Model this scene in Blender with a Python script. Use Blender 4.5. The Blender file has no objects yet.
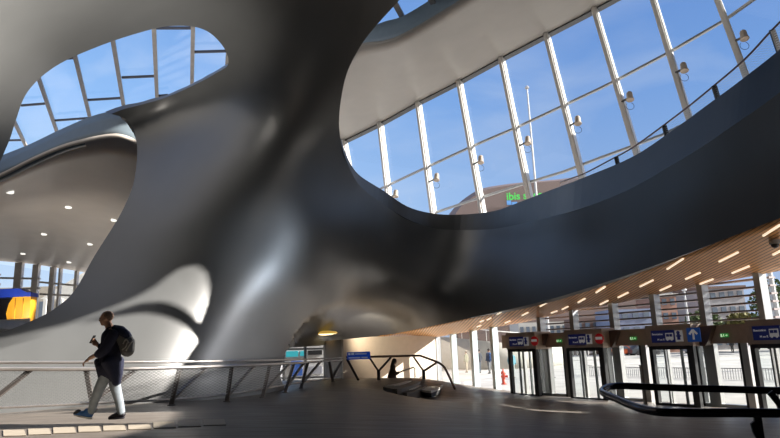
import bpy, bmesh, math, random
import numpy as np
from mathutils import Vector, Matrix, geometry
random.seed(7)
SC = bpy.context.scene
COL = SC.collection
# ------------------------------------------------------------------ camera
CAM = Vector((0, 0, 1.06)); FPX = 600.0
PITCH = math.radians(11.95); ROLL = -0.035
R0 = Vector((1, 0, 0)); F = Vector((0, math.cos(PITCH), math.sin(PITCH))); U0 = Vector((0, -math.sin(PITCH), math.cos(PITCH)))
R = (R0 * math.cos(ROLL) + U0 * math.sin(ROLL)); U = (U0 * math.cos(ROLL) - R0 * math.sin(ROLL))
cd = bpy.data.cameras.new('camera'); cam = bpy.data.objects.new('camera', cd); COL.objects.link(cam)
cd.sensor_width = 36; cd.lens = 36 * FPX / 780; cd.clip_end = 2000; cd.clip_start = 0.05
m = Matrix((R, U, -F)).transposed().to_4x4(); m.translation = CAM; cam.matrix_world = m
SC.camera = cam
def ray(px, py): return F + R * ((px - 390) / FPX) - U * ((py - 219) / FPX)
def PY(px, py, Y):            # point seen at a photo position, at world distance Y
    r = ray(px, py); return CAM + r * (Y / r.y)
def PZ(px, py, z):
    r = ray(px, py); return CAM + r * ((z - CAM.z) / r.z)
def PL(px, py, q, n):         # on a plane
    r = ray(px, py); return CAM + r * ((q - CAM).dot(n) / r.dot(n))
# ------------------------------------------------------------------ materials
MATS = {}
def mat(name, col, rough=0.5, metal=0.0, var=0.08, scale=4.0, bump=0.0, emis=0, ecol=None, spec=0.5, stretch=(1, 1, 1), coat=0):
    if name in MATS: return MATS[name]
    M = bpy.data.materials.new(name); M.use_nodes = True; nt = M.node_tree; b = nt.nodes['Principled BSDF']
    b.inputs['Roughness'].default_value = rough; b.inputs['Metallic'].default_value = metal
    b.inputs['Specular IOR Level'].default_value = spec; b.inputs['Coat Weight'].default_value = coat
    tc = nt.nodes.new('ShaderNodeTexCoord'); mp = nt.nodes.new('ShaderNodeMapping'); mp.inputs['Scale'].default_value = stretch
    nz = nt.nodes.new('ShaderNodeTexNoise'); nz.inputs['Scale'].default_value = scale; nz.inputs['Detail'].default_value = 5
    nt.links.new(tc.outputs['Object'], mp.inputs['Vector']); nt.links.new(mp.outputs['Vector'], nz.inputs['Vector'])
    mx = nt.nodes.new('ShaderNodeMix'); mx.data_type = 'RGBA'
    mx.inputs[6].default_value = tuple(c * (1 - var) for c in col) + (1,); mx.inputs[7].default_value = tuple(min(1, c * (1 + var)) for c in col) + (1,)
    cr = nt.nodes.new('ShaderNodeMapRange'); cr.inputs[1].default_value = 0.3; cr.inputs[2].default_value = 0.7
    nt.links.new(nz.outputs['Fac'], cr.inputs[0]); nt.links.new(cr.outputs[0], mx.inputs[0]); nt.links.new(mx.outputs[2], b.inputs['Base Color'])
    if bump:
        bp = nt.nodes.new('ShaderNodeBump'); bp.inputs['Strength'].default_value = bump; bp.inputs['Distance'].default_value = 0.02
        nt.links.new(nz.outputs['Fac'], bp.inputs['Height']); nt.links.new(bp.outputs[0], b.inputs['Normal'])
    if emis:
        b.inputs['Emission Color'].default_value = tuple(ecol or col) + (1,); b.inputs['Emission Strength'].default_value = emis
    MATS[name] = M; return M
def glass(name, tint=(1, 1, 1), refl=0.08, f0=0.15):
    if name in MATS: return MATS[name]
    M = bpy.data.materials.new(name); M.use_nodes = True; nt = M.node_tree; nt.nodes.remove(nt.nodes['Principled BSDF'])
    out = nt.nodes['Material Output']; t = nt.nodes.new('ShaderNodeBsdfTransparent'); t.inputs[0].default_value = tint + (1,)
    g = nt.nodes.new('ShaderNodeBsdfGlossy'); g.inputs['Roughness'].default_value = 0.02
    lw = nt.nodes.new('ShaderNodeLayerWeight'); lw.inputs[0].default_value = f0
    mr = nt.nodes.new('ShaderNodeMapRange'); mr.inputs[3].default_value = refl * 0.4; mr.inputs[4].default_value = min(1, refl * 6)
    ms = nt.nodes.new('ShaderNodeMixShader'); nt.links.new(lw.outputs['Fresnel'], mr.inputs[0]); nt.links.new(mr.outputs[0], ms.inputs[0])
    nt.links.new(t.outputs[0], ms.inputs[1]); nt.links.new(g.outputs[0], ms.inputs[2]); nt.links.new(ms.outputs[0], out.inputs[0])
    MATS[name] = M; return M
# ------------------------------------------------------------------ objects
def tag(o, label=None, cat=None, group=None, kind=None):
    if label: o['label'] = label
    if cat: o['category'] = cat
    if group: o['group'] = group
    if kind: o['kind'] = kind
    return o
def empty(name, loc=(0, 0, 0), rz=0.0):
    o = bpy.data.objects.new(name, None); o.empty_display_size = 0.2; COL.objects.link(o); o.location = loc; o.rotation_euler = (0, 0, rz); return o
def link_mesh(name, me, material, parent=None, smooth=False):
    o = bpy.data.objects.new(name, me); COL.objects.link(o)
    if material: me.materials.append(material)
    if smooth:
        for p in me.polygons: p.use_smooth = True
    if parent: o.parent = parent; o.matrix_parent_inverse = Matrix.Translation(parent.location).inverted() if parent.type == 'EMPTY' and not parent.get('local') else Matrix()
    return o
def obj(name, bm, material, parent=None, smooth=False):
    me = bpy.data.meshes.new(name); bmesh.ops.recalc_face_normals(bm, faces=bm.faces); bm.to_mesh(me); bm.free()
    return link_mesh(name, me, material, parent, smooth)
def BM(): return bmesh.new()
def frame_of(d):
    d = d.normalized(); a = Vector((0, 0, 1)) if abs(d.z) < 0.95 else Vector((1, 0, 0))
    s = d.cross(a).normalized(); return d, s, s.cross(d).normalized()
def bar(bm, a, b, w, h=None, up=None):        # rectangular bar from a to b; w across, h along 'up'
    a = Vector(a); b = Vector(b); h = h or w; d = (b - a).normalized()
    if up is None: d, s, u = frame_of(d)
    else:
        s = d.cross(Vector(up)).normalized(); u = s.cross(d).normalized()
    vs = [bm.verts.new(p + s * (i * w / 2) + u * (j * h / 2)) for p in (a, b) for i, j in ((-1, -1), (1, -1), (1, 1), (-1, 1))]
    for q in ((0, 1, 2, 3), (7, 6, 5, 4), (0, 4, 5, 1), (1, 5, 6, 2), (2, 6, 7, 3), (3, 7, 4, 0)): bm.faces.new([vs[i] for i in q])
def box(bm, c, s, rot=None):
    c = Vector(c); vs = []
    for x, y, z in ((-1, -1, -1), (1, -1, -1), (1, 1, -1), (-1, 1, -1), (-1, -1, 1), (1, -1, 1), (1, 1, 1), (-1, 1, 1)):
        v = Vector((x * s[0] / 2, y * s[1] / 2, z * s[2] / 2))
        if rot: v = rot @ v
        vs.append(bm.verts.new(c + v))
    for q in ((0, 3, 2, 1), (4, 5, 6, 7), (0, 1, 5, 4), (1, 2, 6, 5), (2, 3, 7, 6), (3, 0, 4, 7)): bm.faces.new([vs[i] for i in q])
def tube(bm, pts, r, n=12, caps=True):
    pts = [Vector(p) for p in pts]; rs = r if isinstance(r, (list, tuple)) else [r] * len(pts); rings = []
    prev = None
    for i, p in enumerate(pts):
        d = (pts[min(i + 1, len(pts) - 1)] - pts[max(i - 1, 0)]).normalized()
        if prev is None: _, s, u = frame_of(d)
        else:
            s = (prev - d * prev.dot(d)).normalized(); u = s.cross(d)
        prev = s
        rings.append([bm.verts.new(p + (s * math.cos(2 * math.pi * k / n) + u * math.sin(2 * math.pi * k / n)) * rs[i]) for k in range(n)])
    for a, b in zip(rings, rings[1:]):
        for k in range(n): bm.faces.new((a[k], a[(k + 1) % n], b[(k + 1) % n], b[k]))
    if caps: bm.faces.new(rings[0][::-1]); bm.faces.new(rings[-1])
def prism(bm, top, dz):           # closed prism: polygon 'top' (list of Vectors) pushed by vector dz
    dz = Vector(dz); a = [bm.verts.new(p) for p in top]; b = [bm.verts.new(Vector(p) + dz) for p in top]; n = len(a)
    bm.faces.new(a); bm.faces.new(b[::-1])
    for i in range(n): bm.faces.new((a[i], b[i], b[(i + 1) % n], a[(i + 1) % n]))
def lathe(bm, prof, c, n=20, axis=None):
    c = Vector(c); rings = []
    if axis is None: e1, e2, ax = Vector((1, 0, 0)), Vector((0, 1, 0)), Vector((0, 0, 1))
    else: ax, e1, e2 = frame_of(Vector(axis))
    for r, z in prof: rings.append([bm.verts.new(c + ax * z + (e1 * math.cos(2 * math.pi * k / n) + e2 * math.sin(2 * math.pi * k / n)) * max(r, 1e-4)) for k in range(n)])
    for a, b in zip(rings, rings[1:]):
        for k in range(n): bm.faces.new((a[k], a[(k + 1) % n], b[(k + 1) % n], b[k]))
    bm.faces.new(rings[0][::-1]); bm.faces.new(rings[-1])
def crom(pts, n=6):               # Catmull-Rom through n-D points
    P = [np.array(p, float) for p in pts]; P = [2 * P[0] - P[1]] + P + [2 * P[-1] - P[-2]]; out = []
    for i in range(1, len(P) - 2):
        a, b, c, d = P[i - 1:i + 3]
        for k in range(n):
            t = k / n; out.append(0.5 * ((2 * b) + (-a + c) * t + (2 * a - 5 * b + 4 * c - d) * t * t + (-a + 3 * b - 3 * c + d) * t ** 3))
    out.append(P[-2]); return out
class TPS:
    def __init__(s, xy, v, lam=0.0, sc=100.0):
        s.sc = sc; s.X = np.array(xy, float) / sc; n = len(s.X); K = s.k(s.X, s.X) + np.diag(np.broadcast_to(np.array(lam, float), (n,))); Pm = np.c_[np.ones(n), s.X]
        A = np.zeros((n + 3, n + 3)); A[:n, :n] = K; A[:n, n:] = Pm; A[n:, :n] = Pm.T
        s.w = np.linalg.solve(A, np.r_[np.array(v, float), 0, 0, 0])
    def k(s, a, b):
        d2 = ((a[:, None, :] - b[None, :, :]) ** 2).sum(2); return 0.5 * d2 * np.log(d2 + 1e-12)
    def __call__(s, xy):
        q = np.atleast_2d(np.array(xy, float)) / s.sc; return s.k(q, s.X) @ s.w[:-3] + np.c_[np.ones(len(q)), q] @ s.w[-3:]
def solidify(o, t, offset=1, smooth=True):
    m = o.modifiers.new('solid', 'SOLIDIFY'); m.thickness = t; m.offset = offset; return m
def grid_surface(name, A, B, n, material, parent=None, thick=0.0, thick_dir=None, smooth=True):
    bm = BM(); rows = []
    for a, b in zip(A, B): rows.append([bm.verts.new(Vector(a).lerp(Vector(b), k / n)) for k in range(n + 1)])
    for r1, r2 in zip(rows, rows[1:]):
        for k in range(n): bm.faces.new((r1[k], r1[k + 1], r2[k + 1], r2[k]))
    if thick:
        d = Vector(thick_dir) * thick; g = [[bm.verts.new(v.co + d) for v in r] for r in rows]
        for r1, r2 in zip(g, g[1:]):
            for k in range(n): bm.faces.new((r1[k], r2[k], r2[k + 1], r1[k + 1]))
        N = len(rows)
        for i in range(N - 1):
            bm.faces.new((rows[i][0], rows[i + 1][0], g[i + 1][0], g[i][0])); bm.faces.new((rows[i][n], g[i][n], g[i + 1][n], rows[i + 1][n]))
        for k in range(n):
            bm.faces.new((rows[0][k], g[0][k], g[0][k + 1], rows[0][k + 1])); bm.faces.new((rows[-1][k], rows[-1][k + 1], g[-1][k + 1], g[-1][k]))
    return obj(name, bm, material, parent, smooth)
def inpoly(x, y, poly):
    c = False; j = len(poly) - 1
    for i in range(len(poly)):
        xi, yi = poly[i][:2]; xj, yj = poly[j][:2]
        if (yi > y) != (yj > y) and x < (xj - xi) * (y - yi) / (yj - yi) + xi: c = not c
        j = i
    return c
def cdt_inside(poly, pts, holes=()):
    vs = []; ed = []
    for L in (poly,) + tuple(holes):
        s = len(vs); vs += [Vector((p[0], p[1])) for p in L]; ed += [(s + i, s + (i + 1) % len(L)) for i in range(len(L))]
    vs += [Vector(p) for p in pts]
    ov, oe, of, *_ = geometry.delaunay_2d_cdt(vs, ed, [], 0, 1e-4)
    fs = []
    for f in of:
        cx = sum(ov[i].x for i in f) / len(f); cy = sum(ov[i].y for i in f) / len(f)
        if inpoly(cx, cy, poly) and not any(inpoly(cx, cy, h) for h in holes): fs.append(f)
    return ov, fs
SUN_E = 13
# ------------------------------------------------------------------ floor
fl = [(-4.8, 9.8, 0), (0, 0, 0), (0, 7, -.03), (-8, 3, .05), (-9, 12.6, -.05), (-9.3, 14, -.14), (-6.8, 14.5, -.08), (-5.5, 15.2, -.13), (-4.5, 16.6, -.2), (-4.2, 20, -.3), (-3.9, 22, -.31), (-3.5, 24, -.31),
      (-2.4, 26, -.26), (-.5, 27, -.36), (1.3, 27.6, -.42), (2.9, 26, -.93), (3.2, 23, -.93), (1.2, 23, -1.0), (.5, 21.8, -.72), (1.9, 25, -1.02), (-.3, 21.8, -.50), (1.0, 25, -.8), (-1, 22, -.38), (1.5, 32, -1.0), (0, 36, -1.2), (-6, 34, -.9), (2.9, 34.8, -1.2), (5.6, 28, -1.2), (8.4, 24, -1.2), (10.1, 21, -1.2), (11.4, 18, -1.2), (12, 14, -1.15),
      (5.5, 20, -1.08), (3, 5, -.25), (6, 8, -.5), (5, 15, -.85), (10, 5, -.6), (2, 13, -.4), (-3, -6, 0), (8, -6, -.4), (-12, 6, 0), (16, 10, -1.1), (-14, 14, .1), (-12, 30, -.2)]
flz = TPS([(a, b) for a, b, c in fl], [c for a, b, c in fl], lam=0.002, sc=10)
def FZ(x, y): return float(flz([(x, y)])[0])
bm = BM(); nx, ny = 110, 130
xs = np.linspace(-15, 15.5, nx); ys = np.linspace(-7, 39, ny)
FAC = [(-.5, 41), (2.35, 36.5)]     # filled below
Z = flz(np.array([(x, y) for y in ys for x in xs])).reshape(ny, nx)
# lower glass front: plan line, from the photo's edge between timber ceiling and glass
EDGE = [(343, 342, 36.3), (400, 339, 35.8), (438, 337, 35), (473, 331, 31), (520, 323, 27.5), (573, 311, 25), (614, 304, 23.3), (656, 295, 21.7), (704, 285, 20.2), (761, 274.5, 18.4), (800, 267, 17.3), (860, 256, 15.6)]
EP = [PY(*e) for e in EDGE]
def fac_top(px):                   # top point of the lower glass front at photo column px (taken along the timber edge)
    for (a, b), (p, q) in zip(zip(EDGE, EDGE[1:]), zip(EP, EP[1:])):
        if a[0] <= px <= b[0]:
            t = (px - a[0]) / (b[0] - a[0]); return p.lerp(q, t)
    return EP[0].copy() if px < EDGE[0][0] else EP[-1].copy()
def fac_at(px, py):                # point of the front (vertical wall) seen at px, py
    best = None
    r = ray(px, py)
    for p, q in zip(EP, EP[1:]):
        d = Vector((q.x - p.x, q.y - p.y, 0)); n = Vector((d.y, -d.x, 0)).normalized()
        t = (p - CAM).dot(n) / r.dot(n) if abs(r.dot(n)) > 1e-9 else -1
        if t <= 0: continue
        h = CAM + r * t; s = (h - p).dot(d) / d.length_squared
        e = max(0, -s, s - 1)
        if best is None or e < best[0]: best = (e, h, n, d.normalized())
    return best[1], best[2], best[3]
ZG = -1.2
# floor mesh, cut along the glass front
for j in range(ny):
    for i in range(nx): pass
V = {}
def outside(x, y):                 # beyond the front?
    for p, q in zip(EP, EP[1:]):
        lo, hi = min(p.y, q.y), max(p.y, q.y)
        if lo <= y <= hi:
            xx = p.x + (q.x - p.x) * (y - p.y) / (q.y - p.y + 1e-9); return x > xx + .55
    return y > EP[0].y + 4 or (y < EP[-1].y and x > 15.6)
for j in range(ny):
    for i in range(nx):
        if not outside(xs[i], ys[j]): V[i, j] = bm.verts.new((xs[i], ys[j], Z[j, i]))
for j in range(ny - 1):
    for i in range(nx - 1):
        k = [(i, j), (i + 1, j), (i + 1, j + 1), (i, j + 1)]
        if all(q in V for q in k): bm.faces.new([V[q] for q in k])
FLM = mat('floor_stone', (.19, .163, .14), rough=.42, var=.22, scale=1.6, bump=.15, stretch=(.6, 2.2, 1), spec=.4)
# faint cast joints across the floor
nt = FLM.node_tree; b = nt.nodes['Principled BSDF']
tc = nt.nodes.new('ShaderNodeTexCoord'); mp = nt.nodes.new('ShaderNodeMapping'); mp.inputs['Rotation'].default_value = (0, 0, .25)
wv = nt.nodes.new('ShaderNodeTexNoise'); wv.inputs['Scale'].default_value = 9; wv.inputs['Detail'].default_value = 8; mp.inputs['Scale'].default_value = (.12, 3.5, 1)
nt.links.new(tc.outputs['Object'], mp.inputs[0]); nt.links.new(mp.outputs[0], wv.inputs[0])
mr = nt.nodes.new('ShaderNodeMapRange'); mr.inputs[1].default_value = .3; mr.inputs[2].default_value = .7; mr.inputs[3].default_value = .28; mr.inputs[4].default_value = .6
nt.links.new(wv.outputs['Fac'], mr.inputs[0]); nt.links.new(mr.outputs[0], b.inputs['Roughness'])
tag(obj('floor', bm, FLM, smooth=True), kind='structure')
bm = BM(); prism(bm, [Vector(p) for p in ((-60, -8, -1.45), (200, -60, -1.45), (200, 260, -1.45), (-120, 260, -1.45), (-60, 39, -1.45))], (0, 0, .15))
PLZ = mat('plaza_paving', (.44, .42, .40), rough=.8, var=.15, scale=.6)
tag(obj('ground', bm, PLZ), kind='structure')
# ------------------------------------------------------------------ the main shell
H1_top = [(7, 146), (15, 123), (23, 100), (33, 85), (50, 70), (73, 57), (113, 41), (153, 29), (173, 26), (195, 27), (210, 33), (222, 45), (228, 57), (227, 66), (216, 73), (200, 82), (167, 97), (140, 105), (124, 109), (111, 114), (122, 117), (130, 123), (135, 133), (137, 146), (137, 158), (133, 185), (120, 215), (95, 255), (75, 290), (58, 306), (40, 317), (0, 333), (-60, 350), (-150, 372)]
H3 = [(455, -150), (440, -75), (425, -32), (402, -3), (375, 27), (360, 47), (347, 73), (341, 100), (339, 123), (341, 143)]
FAS = [(341, 143, 341, 139, 20.5), (344, 154, 344, 149, 21), (350, 169, 351, 164.5, 22.2), (360, 186, 361, 176.5, 24), (383, 204, 384, 191, 26.6), (407, 219, 407.5, 206.5, 27.8), (433, 228, 433.5, 213.5, 29), (460, 230, 461, 214.5, 29.3), (493, 229, 494, 211, 28), (520, 224, 521, 201.5, 26), (550, 217, 552, 189.5, 23.5), (580, 209, 582.5, 178, 21), (630, 189, 633, 156.5, 18.3), (670, 166, 673, 130, 16.5), (703, 146, 706.5, 105.5, 15.2), (737, 123, 741, 80, 14), (780, 92, 785, 45, 12.9), (840, 42, 846, -10, 11.3), (865, 18, 872, -36, 10.8)]
FASd = crom(FAS, 5)
LOW = [(865, 186, 12.2), (840, 195, 12.7), (780, 218, 14.2), (720, 241, 15.8), (653, 266, 17.9), (577, 291.5, 21.3), (520, 307, 24.3), (460, 320, 28.3), (420, 328.5, 31), (373, 338, 34), (343, 342, 35.6)]
LOWd = crom(LOW, 5)
FOOT = [(325, 345.5), (300, 347), (288, 349), (283, 360), (280, 374), (285, 389), (288, 400), (200, 425), (100, 432), (0, 440), (-150, 460)]
def c2(L, n=5): return [(p[0], p[1]) for p in crom(L, n)]
UL = [(-150, 240), (-60, 215), (-12, 180)]
poly = [(-150, 372), (-150, 460)]
poly = c2(UL + H1_top[:20], 4) + c2(H1_top[19:], 4)[1:] + [(-150, 460)] + c2(FOOT[::-1], 4)[1:-1] + [(p[0], p[1]) for p in LOWd[::-1]] + [(p[0], p[1]) for p in FASd[::-1]][:-1] + c2(H3[::-1], 4) + [(-150, -150)]
# distances (world Y) over the shell
CT = [(-150, -150, 7.2), (0, -150, 8), (200, -150, 9), (455, -150, 10), (-150, 0, 9.5), (0, 0, 11), (100, 0, 12.5), (200, 0, 14), (300, 0, 15.2), (395, 0, 15.2), (440, -75, 12.5), (0, 70, 12.6), (-150, 120, 12), (7, 146, 15), (-60, 215, 16), (50, 60, 13.3), (150, 20, 14.6), (228, 40, 17), (250, 90, 18.6), (220, 80, 20.4), (167, 104, 21.1), (125, 115, 21.4),
      (180, 150, 18.9), (140, 160, 19.0), (232, 160, 18.4), (300, 100, 17.9), (335, 100, 18.7), (345, 70, 17.3), (360, 40, 16.4), (290, 170, 19.0), (335, 150, 20.2), (235, 220, 18.25), (265, 225, 19.1), (180, 220, 17.5), (130, 215, 18), (232, 280, 17.9), (264, 280, 18.8), (300, 230, 20), (180, 280, 17.2), (95, 275, 16.8), (250, 320, 18.6), (200, 350, 16.6), (120, 330, 15.9), (40, 330, 15.4), (0, 345, 15), (-150, 385, 13.3),
      (0, 412, 14.3), (100, 406, 15.2), (171, 402, 15.9), (230, 396, 17.5), (-150, 440, 13), (280, 385, 21.9), (278, 360, 21.2), (287, 335, 21.4), (300, 318, 21.5), (312, 290, 21.4), (300, 285, 20.2),
      (344, 180, 21.6), (370, 250, 26.4), (338, 235, 22.8), (400, 290, 28.2), (340, 290, 26.4), (370, 290, 27.8), (345, 265, 24.8), (460, 270, 28.6), (520, 262, 25.6), (600, 240, 20.6), (700, 200, 15.6), (780, 155, 13.3), (370, 315, 29.4), (338, 312, 27.6), (420, 315, 29.3)]
n_free = len(CT); CT += [(p[0], p[1], p[4]) for p in FAS[2:]] + LOW[:-2]
shell_inv = TPS([(a, b) for a, b, c in CT], [1 / c for a, b, c in CT], lam=[.02 if 330 < a < 440 and b > 230 else .45 for a, b, c in CT[:n_free]] + [.02] * (len(CT) - n_free))
SIL = [(420, 287), (389, 285), (374, 281), (360, 283.5), (349, 288), (332, 297), (319, 307), (305, 322), (285, 350), (250, 390)]
def shell_Y(pts):
    P = np.array(pts, float); Y = 1 / np.clip(shell_inv(P), 1 / 40, 1 / 6)
    xsil = np.interp(-P[:, 1], [-s[0] for s in SIL], [s[1] for s in SIL])
    w = np.interp(P[:, 1], [297, 310, 325, 345], [40, 20, 8, 4]); T = np.clip((P[:, 1] - 297) / 42, 0, 1); T = T * T * (3 - 2 * T)
    s = np.clip((P[:, 0] - xsil) / w, 0, 1); s = s * s * (3 - 2 * s)
    fade = 1 - np.clip((P[:, 0] - 330) / 90, 0, 1)
    return Y + 7.5 * s * T * fade
def shell_P(px, py): return PY(px, py, float(shell_Y([(px, py)])[0]))
gp = []
_pa = np.array(poly, float); _pb = np.roll(_pa, -1, axis=0)
def edge_far(x, y, d):
    q = np.array([x, y]); e = _pb - _pa; t = np.clip(((q - _pa) * e).sum(1) / ((e ** 2).sum(1) + 1e-9), 0, 1); return np.hypot(*(q - _pa - e * t[:, None]).T).min() > d
bb = np.arange(-150, 925, 8)
for x in bb:
    for y in np.arange(-150, 460, 8):
        if inpoly(x, y, poly) and edge_far(x, y, 4.5): gp.append((float(x) + random.uniform(-1, 1), float(y) + random.uniform(-1, 1)))
for y in np.arange(287, 350, 3):
    for x in np.arange(285, 345, 2.5):
        if inpoly(x, y, poly) and edge_far(x, y, 1.5): gp.append((float(x) + random.uniform(-.3, .3), float(y) + random.uniform(-.3, .3)))
ov, of = cdt_inside(poly, gp)
Yv = shell_Y([(v.x, v.y) for v in ov]); bm = BM()
bv = [bm.verts.new(PY(v.x, v.y, float(y))) for v, y in zip(ov, Yv)]
for f in of:
    try: bm.faces.new([bv[i] for i in f])
    except ValueError: pass
for v in [v for v in bm.verts if not v.link_faces]: bm.verts.remove(v)
# thickness pushed away from the room
bmesh.ops.recalc_face_normals(bm, faces=bm.faces)
SH = mat('shell_coating', (.125, .129, .13), rough=.42, var=.07, scale=.8, bump=.05, spec=.5, stretch=(1, 1, .35)); SH.node_tree.nodes['Principled BSDF'].inputs['IOR'].default_value = 2.1
me = bpy.data.meshes.new('ceiling'); bm.to_mesh(me); bm.free()
# orient the normals towards the camera, then thicken behind
bm = bmesh.new(); bm.from_mesh(me); bm.faces.ensure_lookup_table()
s = sum((f.normal.dot(f.calc_center_median() - CAM) * f.calc_area()) for f in bm.faces)
if s > 0: bmesh.ops.reverse_faces(bm, faces=bm.faces)
bm.to_mesh(me); bm.free()
shell = link_mesh('ceiling', me, SH, None, True); solidify(shell, .22, -1); es = shell.modifiers.new('edges', 'EDGE_SPLIT'); es.split_angle = math.radians(50); tag(shell, kind='structure')
# ------------------------------------------------------------------ balcony fascia along the far edge of the big opening
A = [PY(p[0], p[1], p[4]) for p in FASd]; B = [PY(p[2], p[3], p[4] + .05) for p in FASd]
FM = mat('fascia_coating', (.11, .115, .12), rough=.45, var=.05, scale=1.2)
bm = BM(); rows = []
outn = []
for i in range(len(A)):
    t = A[min(i + 1, len(A) - 1)] - A[max(i - 1, 0)]; n = Vector((t.y, -t.x, 0)).normalized()
    if n.dot(A[i] - CAM) < 0: n = -n
    outn.append(n)
for a, b_, n in zip(A, B, outn): rows.append([bm.verts.new(v) for v in (a, a.lerp(b_, .5), b_, b_ + n * .35, a + n * .35)])
for r1, r2 in zip(rows, rows[1:]):
    for k in range(5): bm.faces.new((r1[k], r1[(k + 1) % 5], r2[(k + 1) % 5], r2[k]))
bm.faces.new(rows[0]); bm.faces.new(rows[-1])
fo = obj('trim_1', bm, FM, smooth=False); tag(fo, kind='structure')
# balcony deck behind the fascia
bm = BM(); rows = []
for a, n in list(zip(A, outn))[18:]: rows.append([bm.verts.new(v) for v in (a + n * .3 + Vector((0, 0, .1)), a + n * 2.6 + Vector((0, 0, .1)), a + n * 2.6 - Vector((0, 0, .15)), a + n * .3 - Vector((0, 0, .15)))])
for r1, r2 in zip(rows, rows[1:]):
    for k in range(4): bm.faces.new((r1[k], r1[(k + 1) % 4], r2[(k + 1) % 4], r2[k]))
bm.faces.new(rows[0]); bm.faces.new(rows[-1])
tag(obj('trim_2', bm, FM), kind='structure')
# ------------------------------------------------------------------ slatted timber ceiling
WD = mat('timber_slats', (.95, .50, .20), rough=.45, var=.12, scale=3)
nt = WD.node_tree; b = nt.nodes['Principled BSDF']; src = b.inputs['Base Color'].links[0].from_socket
g0, g1 = PY(668, 268, 17.6), PY(683, 258.5, 17.2)
LOWp = {}
Ld = crom(LOW[::-1], 6); Ed = [(343, 342, 36.3)]
def lowpt(px): 
    L = LOWd[::-1]; x = np.interp(px, [l[0] for l in L], [l[0] for l in L]); return PY(px, float(np.interp(px, [l[0] for l in L], [l[1] for l in L])), float(np.interp(px, [l[0] for l in L], [l[2] for l in L])))
TA = []; TB = []
for px in np.arange(343, 862, 6):
    px = float(px); TA.append(lowpt(px) + Vector((.05, .22, .0))); TB.append(fac_top(px))
timber = grid_surface('ceiling', TA, TB, 8, WD, thick=.12, thick_dir=(0, 0, 1)); tag(timber, kind='structure')
from mathutils.bvhtree import BVHTree
def bvh_of(o):
    o2 = o.data; return BVHTree.FromPolygons([v.co for v in o2.vertices], [p.vertices[:] for p in o2.polygons])
tb = bvh_of(timber)
def hit(px, py, tree=tb):
    h = tree.ray_cast(CAM, ray(px, py).normalized()); return h[0]
# direction of the slats in the world, read from one of the light strips
h0, h1 = hit(669, 267.5), hit(682.5, 259); sd = (h1 - h0); sd.z = 0; sd.normalize(); SLDIR = sd
tc = nt.nodes.new('ShaderNodeTexCoord'); dp = nt.nodes.new('ShaderNodeVectorMath'); dp.operation = 'DOT_PRODUCT'; dp.inputs[1].default_value = (-sd.y, sd.x, 0)
nt.links.new(tc.outputs['Object'], dp.inputs[0])
ml = nt.nodes.new('ShaderNodeMath'); ml.operation = 'MULTIPLY'; ml.inputs[1].default_value = 1 / .14; nt.links.new(dp.outputs['Value'], ml.inputs[0])
fr = nt.nodes.new('ShaderNodeMath'); fr.operation = 'FRACT'; nt.links.new(ml.outputs[0], fr.inputs[0])
lt = nt.nodes.new('ShaderNodeMath'); lt.operation = 'LESS_THAN'; lt.inputs[1].default_value = .3; nt.links.new(fr.outputs[0], lt.inputs[0])
mx = nt.nodes.new('ShaderNodeMix'); mx.data_type = 'RGBA'; mx.inputs[7].default_value = (.36, .16, .06, 1)
nt.links.new(lt.outputs[0], mx.inputs[0]); nt.links.new(src, mx.inputs[6]); nt.links.new(mx.outputs[2], b.inputs['Base Color'])
# ------------------------------------------------------------------ left gallery: fascia strip and pale ceiling
CM = mat('gallery_plaster', (.60, .54, .48), rough=.38, var=.05, scale=.7, spec=.5)
GL = [(-90, 214, -90, 186, 24), (-40, 194, -40, 172, 23.6), (0, 178, 0, 156, 23.2), (30, 163, 30, 144, 23), (60, 150, 57, 131, 22.8), (85, 143, 88, 117.5, 22.6), (110, 138.5, 108, 112, 22.4), (125, 140, 124, 112, 22.4), (140, 148, 141, 118, 22.6), (160, 170, 162, 140, 23)]
GLd = crom(GL, 4)
A = [PY(p[0], p[1], p[4]) for p in GLd]; B = [PY(p[2], p[3], p[4] + .9) for p in GLd]
tag(grid_surface('trim_3', A, B, 3, mat('strip_coating', (.15, .19, .22), rough=.45, var=.05), thick=.3, thick_dir=(.1, 1, 0)), kind='structure')
C = [PY(float(px), float(np.interp(px, [-90, 0, 33, 83, 120, 200], [252, 261, 264, 272, 279, 297])), 46) for px in np.linspace(-90, 190, len(A))]
gal = grid_surface('ceiling', A, C, 14, CM, thick=.2, thick_dir=(0, 0, 1)); tag(gal, kind='structure'); galb = bvh_of(gal)
# ------------------------------------------------------------------ upper right ceiling between the opening and the high glass
Qf = PY(460, 150, 38); hd = Vector((-1.2, 1, 0)).normalized(); md = (F + R * ((280 - 390) / FPX) + U * ((219 + 1200) / FPX)).normalized()
Nf = hd.cross(md).normalized()
def PF(px, py, off=0): return PL(px, py, Qf + (Nf * off), Nf)
if Nf.dot(Qf - CAM) > 0: NfI = -Nf
else: NfI = Nf
HEAD = [(318, 155), (342, 143), (383, 123), (420, 102.5), (461, 81.5), (503, 58.5), (548, 35), (596, 10), (640, -14), (700, -48), (760, -84)]
HU = [(312, 78, 33), (336, 60, 32), (360, 47, 31), (383, 44, 30.3), (403, 37, 29.7), (433, 20, 29), (465, 0, 28), (500, -25, 27), (540, -55, 26), (590, -95, 25), (640, -140, 24)]
Hd = [PF(p[0], p[1]) for p in crom(HEAD, 4)]; Ud = [PY(p[0], p[1], p[2]) for p in crom(HU, 4)]
UM = mat('upper_ceiling_coating', (.36, .34, .31), rough=.4, var=.05, scale=.6)
tag(grid_surface('ceiling', Hd, Ud, 10, UM, thick=.2, thick_dir=(0, 0, 1)), kind='structure')
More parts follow.
